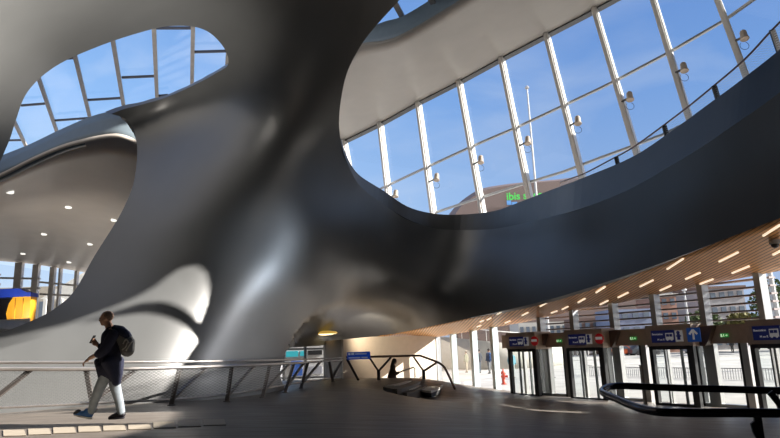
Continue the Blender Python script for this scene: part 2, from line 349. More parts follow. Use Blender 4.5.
HU2 = [(312, 66, 33.2), (336, 50, 32.2), (360, 33, 31.2), (383, 22, 30.5), (403, 16, 29.9), (433, -2, 29.2), (465, -24, 28.2), (500, -50, 27.2), (540, -82, 26.2), (590, -125, 25.2), (640, -175, 24.2)]
BM2 = mat('blue_grey_coating', (.24, .32, .40), rough=.45, var=.04)
tag(grid_surface('trim_4', Ud, [PY(*p) for p in crom(HU2, 4)], 3, BM2, thick=.25, thick_dir=(-.3, .9, .2)), kind='structure')
# ------------------------------------------------------------------ the rest of the hall around the camera, unseen, with added light blockers
SUN = Vector((.83, -.08, .41)).normalized()      # direction towards the sun
XW = 13.0
def to_wall(p): t = (XW - p.x) / SUN.x; q = p + SUN * t; return (q.y, q.z)
def floor_P(px, py):
    p = PZ(px, py, -.1)
    for _ in range(8): p = PZ(px, py, FZ(p.x, p.y))
    return p
lobe_a = [(-60, 360), (0, 347), (38, 336), (75, 325), (113, 317), (143, 313), (166, 317), (185, 326.5), (197, 342), (188, 355), (177, 372), (162, 394), (157, 401)]
lobe_f = [(162, 404), (173, 407), (181, 411), (178, 417), (165, 424), (143, 431), (105, 440), (40, 446), (-60, 446)]
lobe_b = [(-60, 355), (0, 340), (65, 325), (101, 311.5), (116, 306), (139, 296), (158, 285), (166, 278), (181, 268), (196, 265.5), (206.5, 274), (209, 289), (207, 304), (200, 323), (188, 311.5), (166, 302), (143, 303), (116, 311), (65, 329), (0, 344.5)]
OA = [to_wall(shell_P(*p)) for p in lobe_a] + [to_wall(floor_P(*p)) for p in lobe_f]
OB = [to_wall(shell_P(*p)) for p in lobe_b]
IW = mat('inner_wall_coating', (.12, .115, .11), rough=.6, var=.05)
def holed_wall(name, outline, holes, X, th):
    ov, of = cdt_inside(outline, [], holes); bm = BM(); a = [bm.verts.new((X, v.x, v.y)) for v in ov]
    for f in of:
        try: bm.faces.new([a[i] for i in f])
        except ValueError: pass
    for v in [v for v in bm.verts if not v.link_faces]: bm.verts.remove(v)
    o = obj(name, bm, IW); o.modifiers.new('solid', 'SOLIDIFY').thickness = th; tag(o, kind='structure'); return o
holed_wall('sun_mask_wall', [(-8, -1.6), (16, -1.6), (16, 22), (-8, 22)], [OA, OB, [(7.5, -.9), (15.6, -.9), (15.6, 4.6), (7.5, 4.6)]], XW, .06)  # unseen wall, openings shaped to cast the sun patches and let in light
bm = BM(); box(bm, (17.6, 10.5, 4.9), (9, 13, .3)); tag(obj('ceiling', bm, IW), kind='structure')  # unseen canopy added to stop sun entering the low opening
bm = BM(); box(bm, (0, -8.2, 7.3), (30, .3, 18)); tag(obj('wall_back', bm, IW), kind='structure')
bm = BM(); box(bm, (-15, .5, 7.3), (.3, 17, 18)); tag(obj('wall_left', bm, IW), kind='structure')
bm = BM(); bar(bm, (19.3, 25.6, 15.7), (24, 33, 15.7), .4, 5.6, up=(0, 0, 1)); tag(obj('sun_blocker', bm, IW), kind='structure')  # unseen block added to keep the sun off the column flank
bm = BM(); bar(bm, (12.9, 15.8, 15.4), (19.3, 25.6, 15.4), .3, 13.2, up=(0, 0, 1)); bar(bm, (12.9, 15.8, 6), (19.3, 25.6, 6), .3, 2, up=(0, 0, 1)); tag(obj('sun_blocker', bm, IW), kind='structure')  # more unseen blocks, added to shade the column body and inner floor
bm = BM(); box(bm, (-1, .4, 16), (28, 17.2, .3)); tag(obj('ceiling', bm, SH), kind='structure')
bm = BM(); bar(bm, (-15, 8.2, 15.3), (13, 8.2, 15.3), .3, 14, up=(0, 0, 1)); tag(obj('wall_front', bm, IW), kind='structure')  # unseen wall, raised to close off stray sky light
# ------------------------------------------------------------------ high glass front
WM = mat('white_painted_steel', (.80, .79, .76), rough=.35, var=.03)
GM = mat('grey_aluminium', (.42, .43, .44), rough=.35, metal=.6, var=.04)
DK = mat('dark_steel', (.045, .043, .045), rough=.4, metal=.3, var=.1)
GLS = glass('clear_glass', (.93, .96, .98), .05)
win = empty('window_1', PF(480, 150)); tag(win, kind='structure')
MUL = [((346, 141), (350, 163)), ((382, 122), (391, 200)), ((420, 103), (436, 218)), ((461, 82), (485, 215)), ((503, 59), (532, 200)), ((548, 36), (587, 190)), ((596, 11), (640, 160)), ((653, -4), (690, 118)), ((700, -48), (746, 75)), ((757, -80), (806, 40)), ((800, -110), (868, 10))]
MUL = [(a, (b[0] + (b[0] - a[0]) * .35, b[1] + (b[1] - a[1]) * .35)) for a, b in MUL]
def head_y(x): return float(np.interp(x, [h[0] for h in HEAD], [h[1] for h in HEAD]))
for a, b in MUL:
    bm = BM(); p, q = PF(*a), PF(*b); bar(bm, p + NfI * .22, q + NfI * .22, .30, .42, up=NfI); obj('mullion', bm, WM, win)
    bm = BM(); bar(bm, p + NfI * .48, q + NfI * .48, .16, .1, up=NfI); obj('mullion_cover', bm, WM, win)
Tr1 = [(336, 208), (378, 190), (425, 168), (473, 146), (520, 126), (600, 88.5), (617, 80), (670, 52), (725, 20), (753, 0), (800, -28), (850, -58)]
Tr2 = [(380, 230), (437, 212), (470, 201), (520, 185), (563, 172), (600, 158), (633, 146), (665, 134), (700, 116), (760, 82), (830, 40)]
for T in (Tr1, Tr2):
    bm = BM()
    for a, b in zip(T, T[1:]): bar(bm, PF(*a), PF(*b), .12, .14, up=NfI)
    obj('transom', bm, GM, win)
bm = BM()
for a, b in zip(HEAD, HEAD[1:]): bar(bm, PF(*a) + NfI * .1, PF(*b) + NfI * .1, .35, .4, up=NfI)
obj('head_rail', bm, mat('head_rail_grey', (.10, .105, .11), rough=.4), win)
bm = BM(); BT = [(346, 240), (440, 260), (540, 235), (640, 200), (700, 165), (760, 110), (868, 20)]
xs2 = [330, 420, 520, 640, 760, 868]
tp = [PF(x, head_y(min(x, 755)) - max(0, x - 755) * .58) for x in xs2]; bt = [PF(x + 20, float(np.interp(x, [b[0] for b in BT], [b[1] for b in BT]))) for x in xs2]
va = [bm.verts.new(p) for p in tp]; vb = [bm.verts.new(p) for p in bt]
for i in range(len(xs2) - 1): bm.faces.new((va[i], va[i + 1], vb[i + 1], vb[i]))
obj('pane', bm, GLS, win)
# flood lights on the mullions
LM = mat('lamp_housing', (.50, .42, .34), rough=.5)
def floodlight(px, py, lab):
    p = PL(px - 7, py + 3.5, Qf + NfI * .5, Nf); root = empty('spotlight', p); tag(root, lab, 'spotlight', 'spotlights on the high window mullions')
    bm = BM(); q = PL(px, py, Qf + NfI * .8, Nf); bar(bm, p, q, .09); obj('bracket', bm, DK, root)
    bm = BM(); ax = Vector((-.1, -.25, -.9)); lathe(bm, [(.11, -.26), (.15, -.19), (.17, .12), (.21, .24), (.19, .27), (.04, .26)], q + Vector((.05, 0, .1)), 16, ax); obj('lamp_housing', bm, LM, root, False)
    bm = BM(); c = q + Vector((0, 0, -.3)); tube(bm, [c + Vector((.22 * math.sin(t), 0, -.16 + .2 * math.cos(t))) for t in np.linspace(.4, 5.6, 12)], .012, 6); obj('cable', bm, DK, root, True)
FLD = [(395, 195, 'leftmost'), (436, 178.5, 'second from the left'), (480, 161, 'third from the left'), (527, 142, 'fourth from the left'), (577, 122, 'fourth from the right'), (629, 98, 'third from the right'), (683, 69, 'second from the right'), (743, 37, 'rightmost')]
for px, py, t in FLD: floodlight(px, py, t[0].upper() + t[1:] + ' of the beige spotlights on the mullions of the high window')
# ------------------------------------------------------------------ skylights above
def skylight(nm, z, bars, cross, outline, w):
    sk = empty(nm, PZ(outline[0][0], outline[0][1], z)); tag(sk, kind='structure')
    for a, b in bars:
        bm = BM(); p, q = PZ(*a, z), PZ(*b, z); d = (q - p); bar(bm, p - d * .12, q + d * .25, w, .14, up=(0, 0, 1)); obj('mullion', bm, GM2, sk)
    for a, b in cross:
        bm = BM(); bar(bm, PZ(*a, z), PZ(*b, z), .09, .1, up=(0, 0, 1)); obj('transom', bm, DKB, sk)
    bm = BM(); bm.faces.new([bm.verts.new(PZ(*p, z + .2)) for p in outline]); obj('pane', bm, glass('skylight_glass', (.93, .96, .98), .01), sk)
GM2 = mat('skylight_bars', (.33, .31, .29), rough=.5); DKB = mat('skylight_crossbars', (.05, .06, .10), rough=.5)
bars = [((15, 123), (26, 146)), ((39, 79), (57, 132)), ((75, 56), (90, 118)), ((113, 41), (124, 108)), ((154, 29), (157, 98)), ((193, 27), (192, 84)), ((229, 40), (227, 66))]
cross = [((153, 28), (193, 28)), ((193, 52), (228, 51)), ((122, 77.5), (156, 76)), ((88, 100), (121, 98)), ((157, 96), (168, 95)), ((55, 120.5), (89, 118)), ((21, 105.5), (46, 103.5)), ((3, 140.5), (24, 140)), ((60, 59), (76, 57.5))]
skylight('window_2', 14, bars, cross, [(-30, 175), (-30, 60), (100, -20), (260, -20), (260, 110), (130, 135)], .17)
skylight('window_3', 19, [((385, -15), (404, 20)), ((420, -20), (436, 8)), ((356, 12), (372, 48))], [], [(340, 60), (340, -40), (480, -40), (480, 20), (400, 60)], .3)
# ------------------------------------------------------------------ balcony railing
HR = mat('bronze_handrail', (.42, .30, .27), rough=.35, metal=.5, var=.05)
mesh_rail = mat('rail_mesh', (.35, .36, .38), rough=.5, metal=.5)
def mesh_panel_mat():
    M = bpy.data.materials.new('wire_mesh'); M.use_nodes = True; nt = M.node_tree; b = nt.nodes['Principled BSDF']; b.inputs['Base Color'].default_value = (.5, .5, .5, 1); b.inputs['Metallic'].default_value = .7; b.inputs['Roughness'].default_value = .4
    tc = nt.nodes.new('ShaderNodeTexCoord'); cm = None; outs = []
    for v in ((1, .0, 1.2), (-1, 0, 1.2)):
        d = nt.nodes.new('ShaderNodeVectorMath'); d.operation = 'DOT_PRODUCT'; d.inputs[1].default_value = tuple(c * 13 for c in v); nt.links.new(tc.outputs['Object'], d.inputs[0])
        f = nt.nodes.new('ShaderNodeMath'); f.operation = 'FRACT'; nt.links.new(d.outputs['Value'], f.inputs[0])
        l = nt.nodes.new('ShaderNodeMath'); l.operation = 'LESS_THAN'; l.inputs[1].default_value = .09; nt.links.new(f.outputs[0], l.inputs[0]); outs.append(l)
    mxx = nt.nodes.new('ShaderNodeMath'); mxx.operation = 'MAXIMUM'; nt.links.new(outs[0].outputs[0], mxx.inputs[0]); nt.links.new(outs[1].outputs[0], mxx.inputs[1])
    nt.links.new(mxx.outputs[0], b.inputs['Alpha']); return M
WIRE = mesh_panel_mat()
RL = [(560, 182), (583, 174), (610, 160), (635, 146), (680, 113), (713, 86.5), (745, 59), (772, 30), (800, 2), (850, -55)]
def fY(px): return float(np.interp(px, [f[0] for f in FAS], [f[4] for f in FAS])) + .5
rail = empty('balcony_railing', PY(713, 110, fY(713))); tag(rail, 'Thin bronze balcony railing with wire mesh along the upper edge of the dark beam', 'railing')
rp = [PY(p[0], p[1], fY(p[0])) for p in RL]; bm = BM(); tube(bm, crom(rp, 4), .028, 8); obj('handrail', bm, HR, rail, True)
bm = BM(); va = [bm.verts.new(p - Vector((0, 0, .05))) for p in rp]; vb = [bm.verts.new(p - Vector((0, 0, 1.0))) for p in rp]
for i in range(len(rp) - 1): bm.faces.new((va[i], va[i + 1], vb[i + 1], vb[i]))
obj('mesh_panel', bm, WIRE, rail)
for a in ((616, 157), (664, 125.5), (714, 86), (772, 30), (833, -36)):
    p = PY(a[0], a[1], fY(a[0])); bm = BM(); bar(bm, p, p + Vector((.12, -.05, -1.1)), .05, .14, up=(1, 0, 0)); obj('post', bm, DK, rail)
# ------------------------------------------------------------------ left gallery glass front, upper concourse floor, kiosk
gw = empty('window_4', PY(30, 290, 46)); tag(gw, kind='structure')
def gy(px): return float(np.interp(px, [-90, 0, 33, 83, 120, 200], [252, 261, 264, 272, 279, 297]))
def GP(px, py): return PY(px, py, 45.8)
for px, w in ((-14, .4), (20, .55), (37, .45), (53.5, .35), (61, .15), (77, .2), (90, .2)):
    bm = BM(); a = GP(px, gy(px)); bar(bm, a, Vector((a.x, a.y, 2.5)), w, .35, up=(0, -1, 0)); obj('mullion', bm, mat('gallery_frame', (.85, .82, .78), rough=.5), gw)
for off in (17, 29):
    bm = BM()
    for x0, x1 in ((-60, 0), (0, 40), (40, 90), (90, 130)): bar(bm, GP(x0, gy(x0) + off), GP(x1, gy(x1) + off * .8), .14, .2, up=(0, -1, 0))
    obj('transom', bm, MATS['gallery_frame'], gw)
bm = BM(); bm.faces.new([bm.verts.new(p) for p in (GP(-90, 252), GP(130, 282), GP(130, 345), GP(-90, 345))]); obj('pane', bm, glass('gallery_glass', (.86, .90, .93), .08), gw)
bm = BM(); box(bm, (-27, 33, 2.3), (26, 34, .3)); tag(obj('floor', bm, mat('concourse_floor', (.42, .40, .37), rough=.5)), kind='structure')
YEL = mat('yellow_panel', (.90, .42, .02), rough=.35, var=.03); BLU = mat('blue_panel', (.015, .05, .42), rough=.35)
k = PY(18, 331, 30); kz = 2.45; ks = empty('ticket_kiosk', (k.x, 31, kz)); tag(ks, 'Yellow ticket kiosk with a blue top at the far left', 'kiosk')
bm = BM(); x0, x1 = PY(7, 300, 30).x, PY(31, 300, 30).x; zt = PY(18, 297, 30).z
prof = [(x0 + .25, kz), (x1, kz), (x1, zt), (x0 + .3, zt), (x0 + .1, (zt + kz) / 2 + .5), (x0 + .02, (zt + kz) / 2)]
prism(bm, [Vector((x, 30, z)) for x, z in prof], (0, .5, 0)); obj('body', bm, YEL, ks)
bm = BM(); prism(bm, [Vector((x, 29.9, z)) for x, z in ((x0 - 2.6, zt), (x1 + .02, zt), (x1, zt + .2), (x0 + 1.0, zt + .22), (x0 + .6, zt + .42), (x0 - 2.6, zt + .42))], (0, .7, 0)); obj('top_panel', bm, BLU, ks)
for q in (.36, .68):
    bm = BM(); box(bm, (x0 + (x1 - x0) * q, 29.99, (kz + zt) / 2), (.03, .04, zt - kz - .1)); obj('seam', bm, mat('seam', (.5, .22, .01)), ks)
bm = BM(); box(bm, (x0 - 1.3, 30.6, (kz + zt) / 2), (2.5, .6, zt - kz)); obj('screen_recess', bm, mat('black_gloss', (.012, .012, .015), rough=.2), ks)
bm = BM(); a, b_ = PY(-20, 322.5, 27), PY(30, 320, 27)
rr = empty('concourse_railing', (a.x, a.y, 2.45)); tag(rr, 'Short pale railing in front of the yellow ticket kiosk', 'railing')
bar(bm, a, b_, .1, .14); obj('handrail', bm, WM, rr)
for t in (.25, .72):
    bm = BM(); p = a.lerp(b_, t); bar(bm, p, Vector((p.x, p.y, 2.45)), .07); obj('post', bm, WM, rr)
bm = BM(); box(bm, (3.4, 20.5, 22.2), (20, 25, .3)); tag(obj('ceiling', bm, IW), kind='structure')  # unseen roof added to cut the sky light on the beam
bm = BM(); bar(bm, (-15, 8.8, 6), (-36, 52, 6), .3, 15, up=(0, 0, 1)); tag(obj('wall_left', bm, IW), kind='structure')  # unseen side wall added to shut out light from the left
def spot(name, loc, target, energy, size, col=(1, .93, .84), blend=.9, rad=.35):
    l = bpy.data.lights.new(name, 'SPOT'); l.energy = energy; l.spot_size = math.radians(size); l.spot_blend = blend; l.color = col; l.shadow_soft_size = rad
    o = bpy.data.objects.new(name, l); COL.objects.link(o); o.location = loc; o.rotation_euler = (Vector(target) - Vector(loc)).to_track_quat('-Z', 'Y').to_euler(); return o
spot('ceiling_fill', (-7.5, 5.5, .5), PY(15, 15, 11.6), 13000, 46)  # added lamp, brightens the upper left ceiling from out of view
spot('gallery_fill', (-19, 27, 3.0), (-15, 36, 8), 480, 105, rad=.6)  # unseen lamp put in to lift the gallery ceiling
spot('column_sheen_fill', (7.2, 20.6, 2.2), shell_P(250, 345), 2100, 25, (.95, .96, 1), rad=1.3)  # added lamp that makes the sheen on the column foot
spot('column_sheen_fill', (7.4, 21.2, 2.4), shell_P(250, 225), 5200, 20, (.75, .86, 1), rad=1.3)  # second added lamp, cool, for the bluish sheen higher up
spot('wall_fill', (-1.5, 30, 2.0), (.5, 37, .2), 300, 120, (1, .86, .66), rad=.3)  # added fill for the beige wall behind the seated woman
# ------------------------------------------------------------------ lower glass front with door portals
CLAD = mat('bronze_cladding', (.50, .40, .33), rough=.45, metal=.2, var=.12, scale=3)
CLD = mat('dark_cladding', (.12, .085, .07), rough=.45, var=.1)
BLK = mat('black_frame', (.018, .017, .018), rough=.35)
SIL = mat('brushed_steel', (.45, .45, .44), rough=.3, metal=.85, var=.06)
GD = glass('door_glass', (.84, .88, .88), .07)
def fp(px, z, off=0.0):            # point on the front at photo column px (measured at the timber edge), height z, moved 'off' m into the room
    p = fac_top(px); q = fac_top(px + 3); d = Vector((q.x - p.x, q.y - p.y, 0)).normalized(); n = Vector((-d.y, d.x, 0))
    if n.dot(Vector((-p.x, -p.y, 0))) < 0: n = -n
    return Vector((p.x, p.y, z)) + n * off, d, n
def col_px(px, py):                # which timber-edge column is the vertical seen at px,py
    h, n, d = fac_at(px, py); best = min(np.arange(343, 860, .5), key=lambda c: (fac_top(float(c)).xy - h.xy).length); return float(best)
def proj(p):
    v = Vector(p) - CAM; return 390 + FPX * v.dot(R) / v.dot(F), 219 - FPX * v.dot(U) / v.dot(F)
def solve_c(px, z, off):           # column whose point at height z, off m into the room, is seen at photo column px
    lo, hi = 345.0, 857.0
    for _ in range(30):
        mid = (lo + hi) / 2
        if proj(fp(mid, z, off)[0])[0] < px: lo = mid
        else: hi = mid
    return lo
# left run of plain glazing
w1 = empty('window_5', fp(470, ZG)[0]); tag(w1, kind='structure')
LB = mat('pale_blue_steel', (.52, .62, .66), rough=.4, var=.04)
for px, py, w, mm in ((438, 360, .22, GM), (454, 350, .2, LB), (474, 350, .24, LB), (494.5, 350, .24, LB)):
    c = col_px(px, py); p, d, n = fp(c, 0); t = fac_top(c).z; bm = BM(); bar(bm, (p.x, p.y, ZG - .05), (p.x, p.y, t + .1), w, .3, up=n); obj('mullion', bm, mm, w1)
def zy(px, py):                    # height on the front seen at px,py
    return fac_at(px, py)[0].z
ZH = []                            # header heights
bm = BM(); cs = [col_px(438, 360), col_px(456, 355), col_px(475, 355), col_px(495, 355), col_px(510, 360)]
a = [fp(c, ZG)[0] for c in cs]; b_ = [fac_top(c) for c in cs]; va = [bm.verts.new(p) for p in a]; vb = [bm.verts.new(p + Vector((0, 0, .05))) for p in b_]
for i in range(len(cs) - 1): bm.faces.new((va[i], va[i + 1], vb[i + 1], vb[i]))
obj('pane', bm, GLS, w1)
bm = BM(); bar(bm, a[0], a[-1], .2, .12); obj('sill', bm, GM, w1)
# transom windows over the doors: mullions, fins, panes
w2 = empty('window_6', fp(650, 1.5)[0]); tag(w2, kind='structure')
zt = 1.33
for px, py in ((541, 318), (574, 318), (614, 309), (656, 303), (705, 296), (764, 285), (830, 280)):
    c = solve_c(px, 1.9, .05); p, d, n = fp(c, 0, .05); t = fac_top(c).z
    bm = BM(); bar(bm, (p.x, p.y, zt - .1), (p.x, p.y, t + .08), .20, .34, up=n); obj('mullion', bm, GM, w2)
FIN = mat('sun_fins', (.30, .25, .25), rough=.5)
for zf in np.arange(1.52, 3.1, .24):
    for x0, x1 in ((541, 574), (574, 614), (614, 656), (656, 705), (705, 764), (764, 830)):
        if x0 >= 764: continue
        p, d, n = fp(x0, float(zf), -.35); q, _, _ = fp(x1, float(zf), -.35)
        if zf < min(fac_top(x0).z, fac_top(x1).z) + .25:
            bm = BM(); bar(bm, p, q, .30, .055, up=(0, 0, 1)); obj('fin', bm, FIN, w2)
bm = BM(); cs = [508, 541, 574, 614, 656, 705, 764, 858]; va = [bm.verts.new(fp(c, zt)[0]) for c in cs]; vb = [bm.verts.new(fac_top(c) + Vector((0, 0, .05))) for c in cs]
for i in range(len(cs) - 1): bm.faces.new((va[i], va[i + 1], vb[i + 1], vb[i]))
obj('pane', bm, GLS, w2)
# header band between portals
ht, hb = 1.36, .78
bm = BM()
for x0, x1 in zip(cs, cs[1:]):
    p, d, n = fp(x0, (ht + hb) / 2, .12); q, _, _ = fp(x1, (ht + hb) / 2, .12); bar(bm, p, q, .5, ht - hb, up=(0, 0, 1))
tag(obj('trim_5', bm, CLAD), kind='structure')
def sign_plane(bm, c, d, w, h):    # flat upright rectangle box, thin
    n = Vector((d.y, -d.x, 0)); bar(bm, c - d * (w / 2), c + d * (w / 2), .03, h, up=(0, 0, 1))
def txt(s, size, origin, d, material, parent, name='lettering', align='LEFT', bold=False):
    cu = bpy.data.curves.new(name, 'FONT'); cu.body = s; cu.size = size; cu.extrude = .006; cu.align_x = align
    if bold: cu.offset = size * .02
    to = bpy.data.objects.new('t', cu); COL.objects.link(to); dg = bpy.context.evaluated_depsgraph_get(); dg.update()
    me = bpy.data.meshes.new_from_object(to.evaluated_get(dg)); COL.objects.unlink(to); bpy.data.objects.remove(to)
    n = Vector((0, 0, 1)).cross(d) * -1; n = d.cross(Vector((0, 0, 1)))
    M = Matrix((d, Vector((0, 0, 1)), n)).transposed().to_4x4(); M.translation = origin; me.transform(M); me.materials.clear()
    return link_mesh(name, me, material, parent)
SBL = mat('sign_blue', (.018, .03, .20), rough=.35, emis=.06, var=0); SWH = mat('sign_white', (.8, .8, .8), rough=.4, emis=.08, var=0); SRD = mat('sign_red', (.55, .015, .02), rough=.35, emis=.08, var=0); SLB = mat('sign_mid_blue', (.02, .10, .42), rough=.35, emis=.1, var=0)
GRN = mat('exit_green', (.03, .35, .06), emis=.3, rough=.4, var=0); GWH = mat('exit_white', (.7, .9, .6), emis=.5, rough=.4, var=0)
def rect2(bm, o, d, x0, x1, z0, z1, th=.02):
    c = o + d * ((x0 + x1) / 2) + Vector((0, 0, (z0 + z1) / 2)); bar(bm, c - d * ((x1 - x0) / 2), c + d * ((x1 - x0) / 2), th, z1 - z0, up=(0, 0, 1))
def disc2(bm, o, d, x, z, r, th=.02, n=20):
    nn = d.cross(Vector((0, 0, 1))); c = o + d * x + Vector((0, 0, z)); prism(bm, [c + d * r * math.cos(t) + Vector((0, 0, 1)) * r * math.sin(t) for t in np.linspace(0, 2 * math.pi, n, endpoint=False)], nn * th)
def bus_icon(o, d, s, parent, nn):
    bm = BM(); rect2(bm, o + nn * .03, d, .1 * s, .9 * s, .2 * s, .85 * s); disc2(bm, o + nn * .03, d, .28 * s, .2 * s, .09 * s); disc2(bm, o + nn * .03, d, .72 * s, .2 * s, .09 * s); obj('bus_pictogram', bm, SWH, parent)
    bm = BM(); rect2(bm, o + nn * .045, d, .2 * s, .5 * s, .5 * s, .75 * s); rect2(bm, o + nn * .045, d, .56 * s, .82 * s, .5 * s, .75 * s); obj('bus_window', bm, SBL, parent)
def portal(px0, px1, i, lab, kind):
    # black-framed doorway standing in front of the glass, header box over it
    OFF = .9; px0 = solve_c(px0, .7, OFF); px1 = solve_c(px1, .7, OFF)
    p, d, n = fp(px0, 0, OFF); q, _, _ = fp(px1, 0, OFF); d = (q - p).normalized(); L = (q - p).length; dr = d
    nn = d.cross(Vector((0, 0, 1))); nn = nn if nn.dot(-p) > 0 else -nn; base = Vector((p.x, p.y, ZG)); Z = Vector((0, 0, 1))
    D = empty('door_%d' % i, base); tag(D, kind='structure')
    bm = BM(); c = base + d * (L / 2) - nn * .4; bar(bm, c - d * (L / 2 + .12) + Z * (hb - ZG + .30), c + d * (L / 2 + .12) + Z * (hb - ZG + .30), .95, .72, up=Z); obj('header_box', bm, CLAD, D)
    bm = BM()
    for s_, w in ((0, .14), (L, .22)): bar(bm, base + d * s_, base + d * s_ + Z * (hb - ZG - .04), w, .16, up=nn)
    bar(bm, base + Z * (hb - ZG - .09), base + d * L + Z * (hb - ZG - .09), .16, .12, up=Z); bar(bm, base + Z * .05, base + d * L + Z * .05, .14, .1, up=Z); obj('frame', bm, BLK, D)
    bm = BM()
    for s_ in (0, L): bar(bm, base + d * s_ - nn * .85, base + d * s_ - nn * .85 + Z * (hb - ZG), .12, .14, up=nn)
    obj('rear_frame', bm, SIL, D)
    for s_ in (.28, .70):
        bm = BM(); bar(bm, base + d * (L * s_) - nn * .12, base + d * (L * s_) - nn * .12 + Z * (hb - ZG - .1), .06, .08, up=nn); obj('leaf_stile', bm, SIL, D)
    bm = BM(); bm.faces.new([bm.verts.new(v) for v in (base + Z * .08, base + d * L + Z * .08, base + d * L + Z * (hb - ZG - .1), base + Z * (hb - ZG - .1))]); obj('pane', bm, GD, D)
    bm = BM()
    for s_ in (0, L): bm.faces.new([bm.verts.new(v + d * s_) for v in (base + Z * .08, base - nn * .85 + Z * .08, base - nn * .85 + Z * (hb - ZG - .1), base + Z * (hb - ZG - .1))])
    obj('side_pane', bm, GD, D)
    # sign on the header
    S = empty('sign', base + d * (L * .08) + nn * .12 + Z * (hb - ZG + .1)); tag(S, lab, 'sign')
    o = base + nn * .11 + Z * (hb - ZG + .10); hh = .36; x = L * .08; s = .34
    tw = max(.5, L * .80 - 3 * s - .1)
    bm = BM(); rect2(bm, o, d, x, x + tw + s * 1.0, -.02, hh + .02, .04); obj('board', bm, SBL, S)
    txt('Busstation', .19 * tw, o + nn * .03 + d * (x + .04) + Z * .23, d, SWH, S); txt('M en K', .18 * tw, o + nn * .03 + d * (x + .22) + Z * .05, d, SWH, S)
    bus_icon(o + d * (x + tw) + nn * .0, d, s, S, nn)
    bm = BM(); rect2(bm, o + nn * .03, d, x + tw + s + .04, x + tw + 2 * s - .04, 0, hh); obj('white_panel', bm, SWH, S)
    bm = BM(); disc2(bm, o + nn * .055, d, x + tw + 1.5 * s, .29, .055); bar(bm, o + nn * .06 + d * (x + tw + 1.5 * s) + Z * .06, o + nn * .06 + d * (x + tw + 1.5 * s) + Z * .24, .1, .02, up=nn); rect2(bm, o + nn * .055, d, x + tw + 1.25 * s, x + tw + 1.75 * s, .16, .2); obj('figure_pictogram', bm, SBL, S)
    xr = x + tw + 2 * s + .1
    if kind == 'no':
        E = empty('no_entry_sign', o + d * (xr + .2)); tag(E, 'Round red no entry sign beside the ' + ('leftmost' if i == 1 else 'second from left') + ' blue bus station sign', 'sign')
        bm = BM(); disc2(bm, o, d, xr + .2, .18, .19, .05, 28); obj('disc', bm, SRD, E); bm = BM(); rect2(bm, o + nn * .05, d, xr + .05, xr + .35, .15, .25, .02); obj('white_bar', bm, SWH, E)
    else:
        E = empty('arrow_sign', o + d * (xr + .2)); tag(E, 'Square blue sign with a white up arrow, %s' % ('above the third doorway' if i == 3 else 'above the rightmost doorway'), 'sign')
        bm = BM(); rect2(bm, o, d, xr, xr + .44, -.02, .42, .04); obj('board', bm, SLB, E)
        bm = BM(); cx = o + d * (xr + .22) + nn * .03; bar(bm, cx + Z * .05, cx + Z * .34, .06, .02, up=nn)
        for sg in (-1, 1): bar(bm, cx + Z * .36, cx + Z * .22 + d * (.13 * sg), .06, .02, up=nn)
        obj('arrow', bm, SWH, E)
portal(510, 535, 1, 'Leftmost blue bus station sign, over the farthest doorway', 'no')
portal(569, 602, 2, 'Second blue bus station sign from the left, over a doorway', 'no')
portal(652, 691, 3, 'Blue bus station sign over the third doorway, with white pictograms', 'up')
portal(754, 806, 4, 'Rightmost blue bus station sign, cut off by the picture edge', 'up')
# glazed bays between the portals
def bay(px0, px1, i, exit_px, lab):
    px0 = solve_c(px0, .7, .05); px1 = solve_c(px1, .7, .05); exit_px = solve_c(exit_px, 1.1, .42)
    W = empty('window_%d' % i, fp(px0, ZG, .05)[0]); tag(W, kind='structure')
    p, d, n = fp(px0, ZG, .05); q, _, _ = fp(px1, ZG, .05); d = (q - p).normalized(); L = (q - p).length; nn = n; Z = Vector((0, 0, 1)); H = hb - ZG
    for s_, w, mm in ((.10, .10, BLK), (.34, .34, SIL), (.98, .2, SIL), (.90, .07, BLK)):
        bm = BM(); bar(bm, p + d * (L * s_), p + d * (L * s_) + Z * H, w, .24, up=nn); obj('mullion', bm, mm, W)
    bm = BM(); bm.faces.new([bm.verts.new(v) for v in (p, q, q + Z * H, p + Z * H)]); obj('pane', bm, GD, W)
    bm = BM(); bar(bm, p + Z * .05, q + Z * .05, .2, .1, up=Z); obj('sill', bm, GM, W)
    # dark wedge shaped return of the portal header
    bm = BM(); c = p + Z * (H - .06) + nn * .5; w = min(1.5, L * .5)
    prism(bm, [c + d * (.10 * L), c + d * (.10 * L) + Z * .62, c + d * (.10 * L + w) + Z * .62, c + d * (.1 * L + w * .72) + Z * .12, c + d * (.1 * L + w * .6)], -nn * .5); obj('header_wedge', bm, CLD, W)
    e = fp(exit_px, 0, .42)[0]; E = empty('exit_sign', (e.x, e.y, hb + .18)); tag(E, lab, 'sign', 'green exit signs over the glass bays')
    o = Vector((e.x, e.y, hb + .2)); bm = BM(); rect2(bm, o, d, -.26, .26, 0, .24, .06); obj('board', bm, GRN, E); E.scale = (.5, .5, .5)
    bm = BM(); o2 = o + nn * .04
    disc2(bm, o2, d, -.02, .19, .025, .01, 10); bar(bm, o2 + d * -.02 + Z * .16, o2 + d * -.05 + Z * .09, .035, .01, up=nn); bar(bm, o2 + d * -.05 + Z * .09, o2 + d * .03 + Z * .03, .02, .01, up=nn); bar(bm, o2 + d * -.05 + Z * .09, o2 + d * -.11 + Z * .04, .02, .01, up=nn)
    rect2(bm, o2, d, -.23, -.14, .03, .21, .01)
    bar(bm, o2 + d * .07 + Z * .12, o2 + d * .22 + Z * .12, .03, .01, up=nn); bar(bm, o2 + d * .22 + Z * .12, o2 + d * .16 + Z * .18, .02, .01, up=nn); bar(bm, o2 + d * .22 + Z * .12, o2 + d * .16 + Z * .06, .02, .01, up=nn)
    obj('running_figure', bm, GWH, E)
bay(537, 568, 7, 559, 'Green exit sign between the first and second doorways from the left')
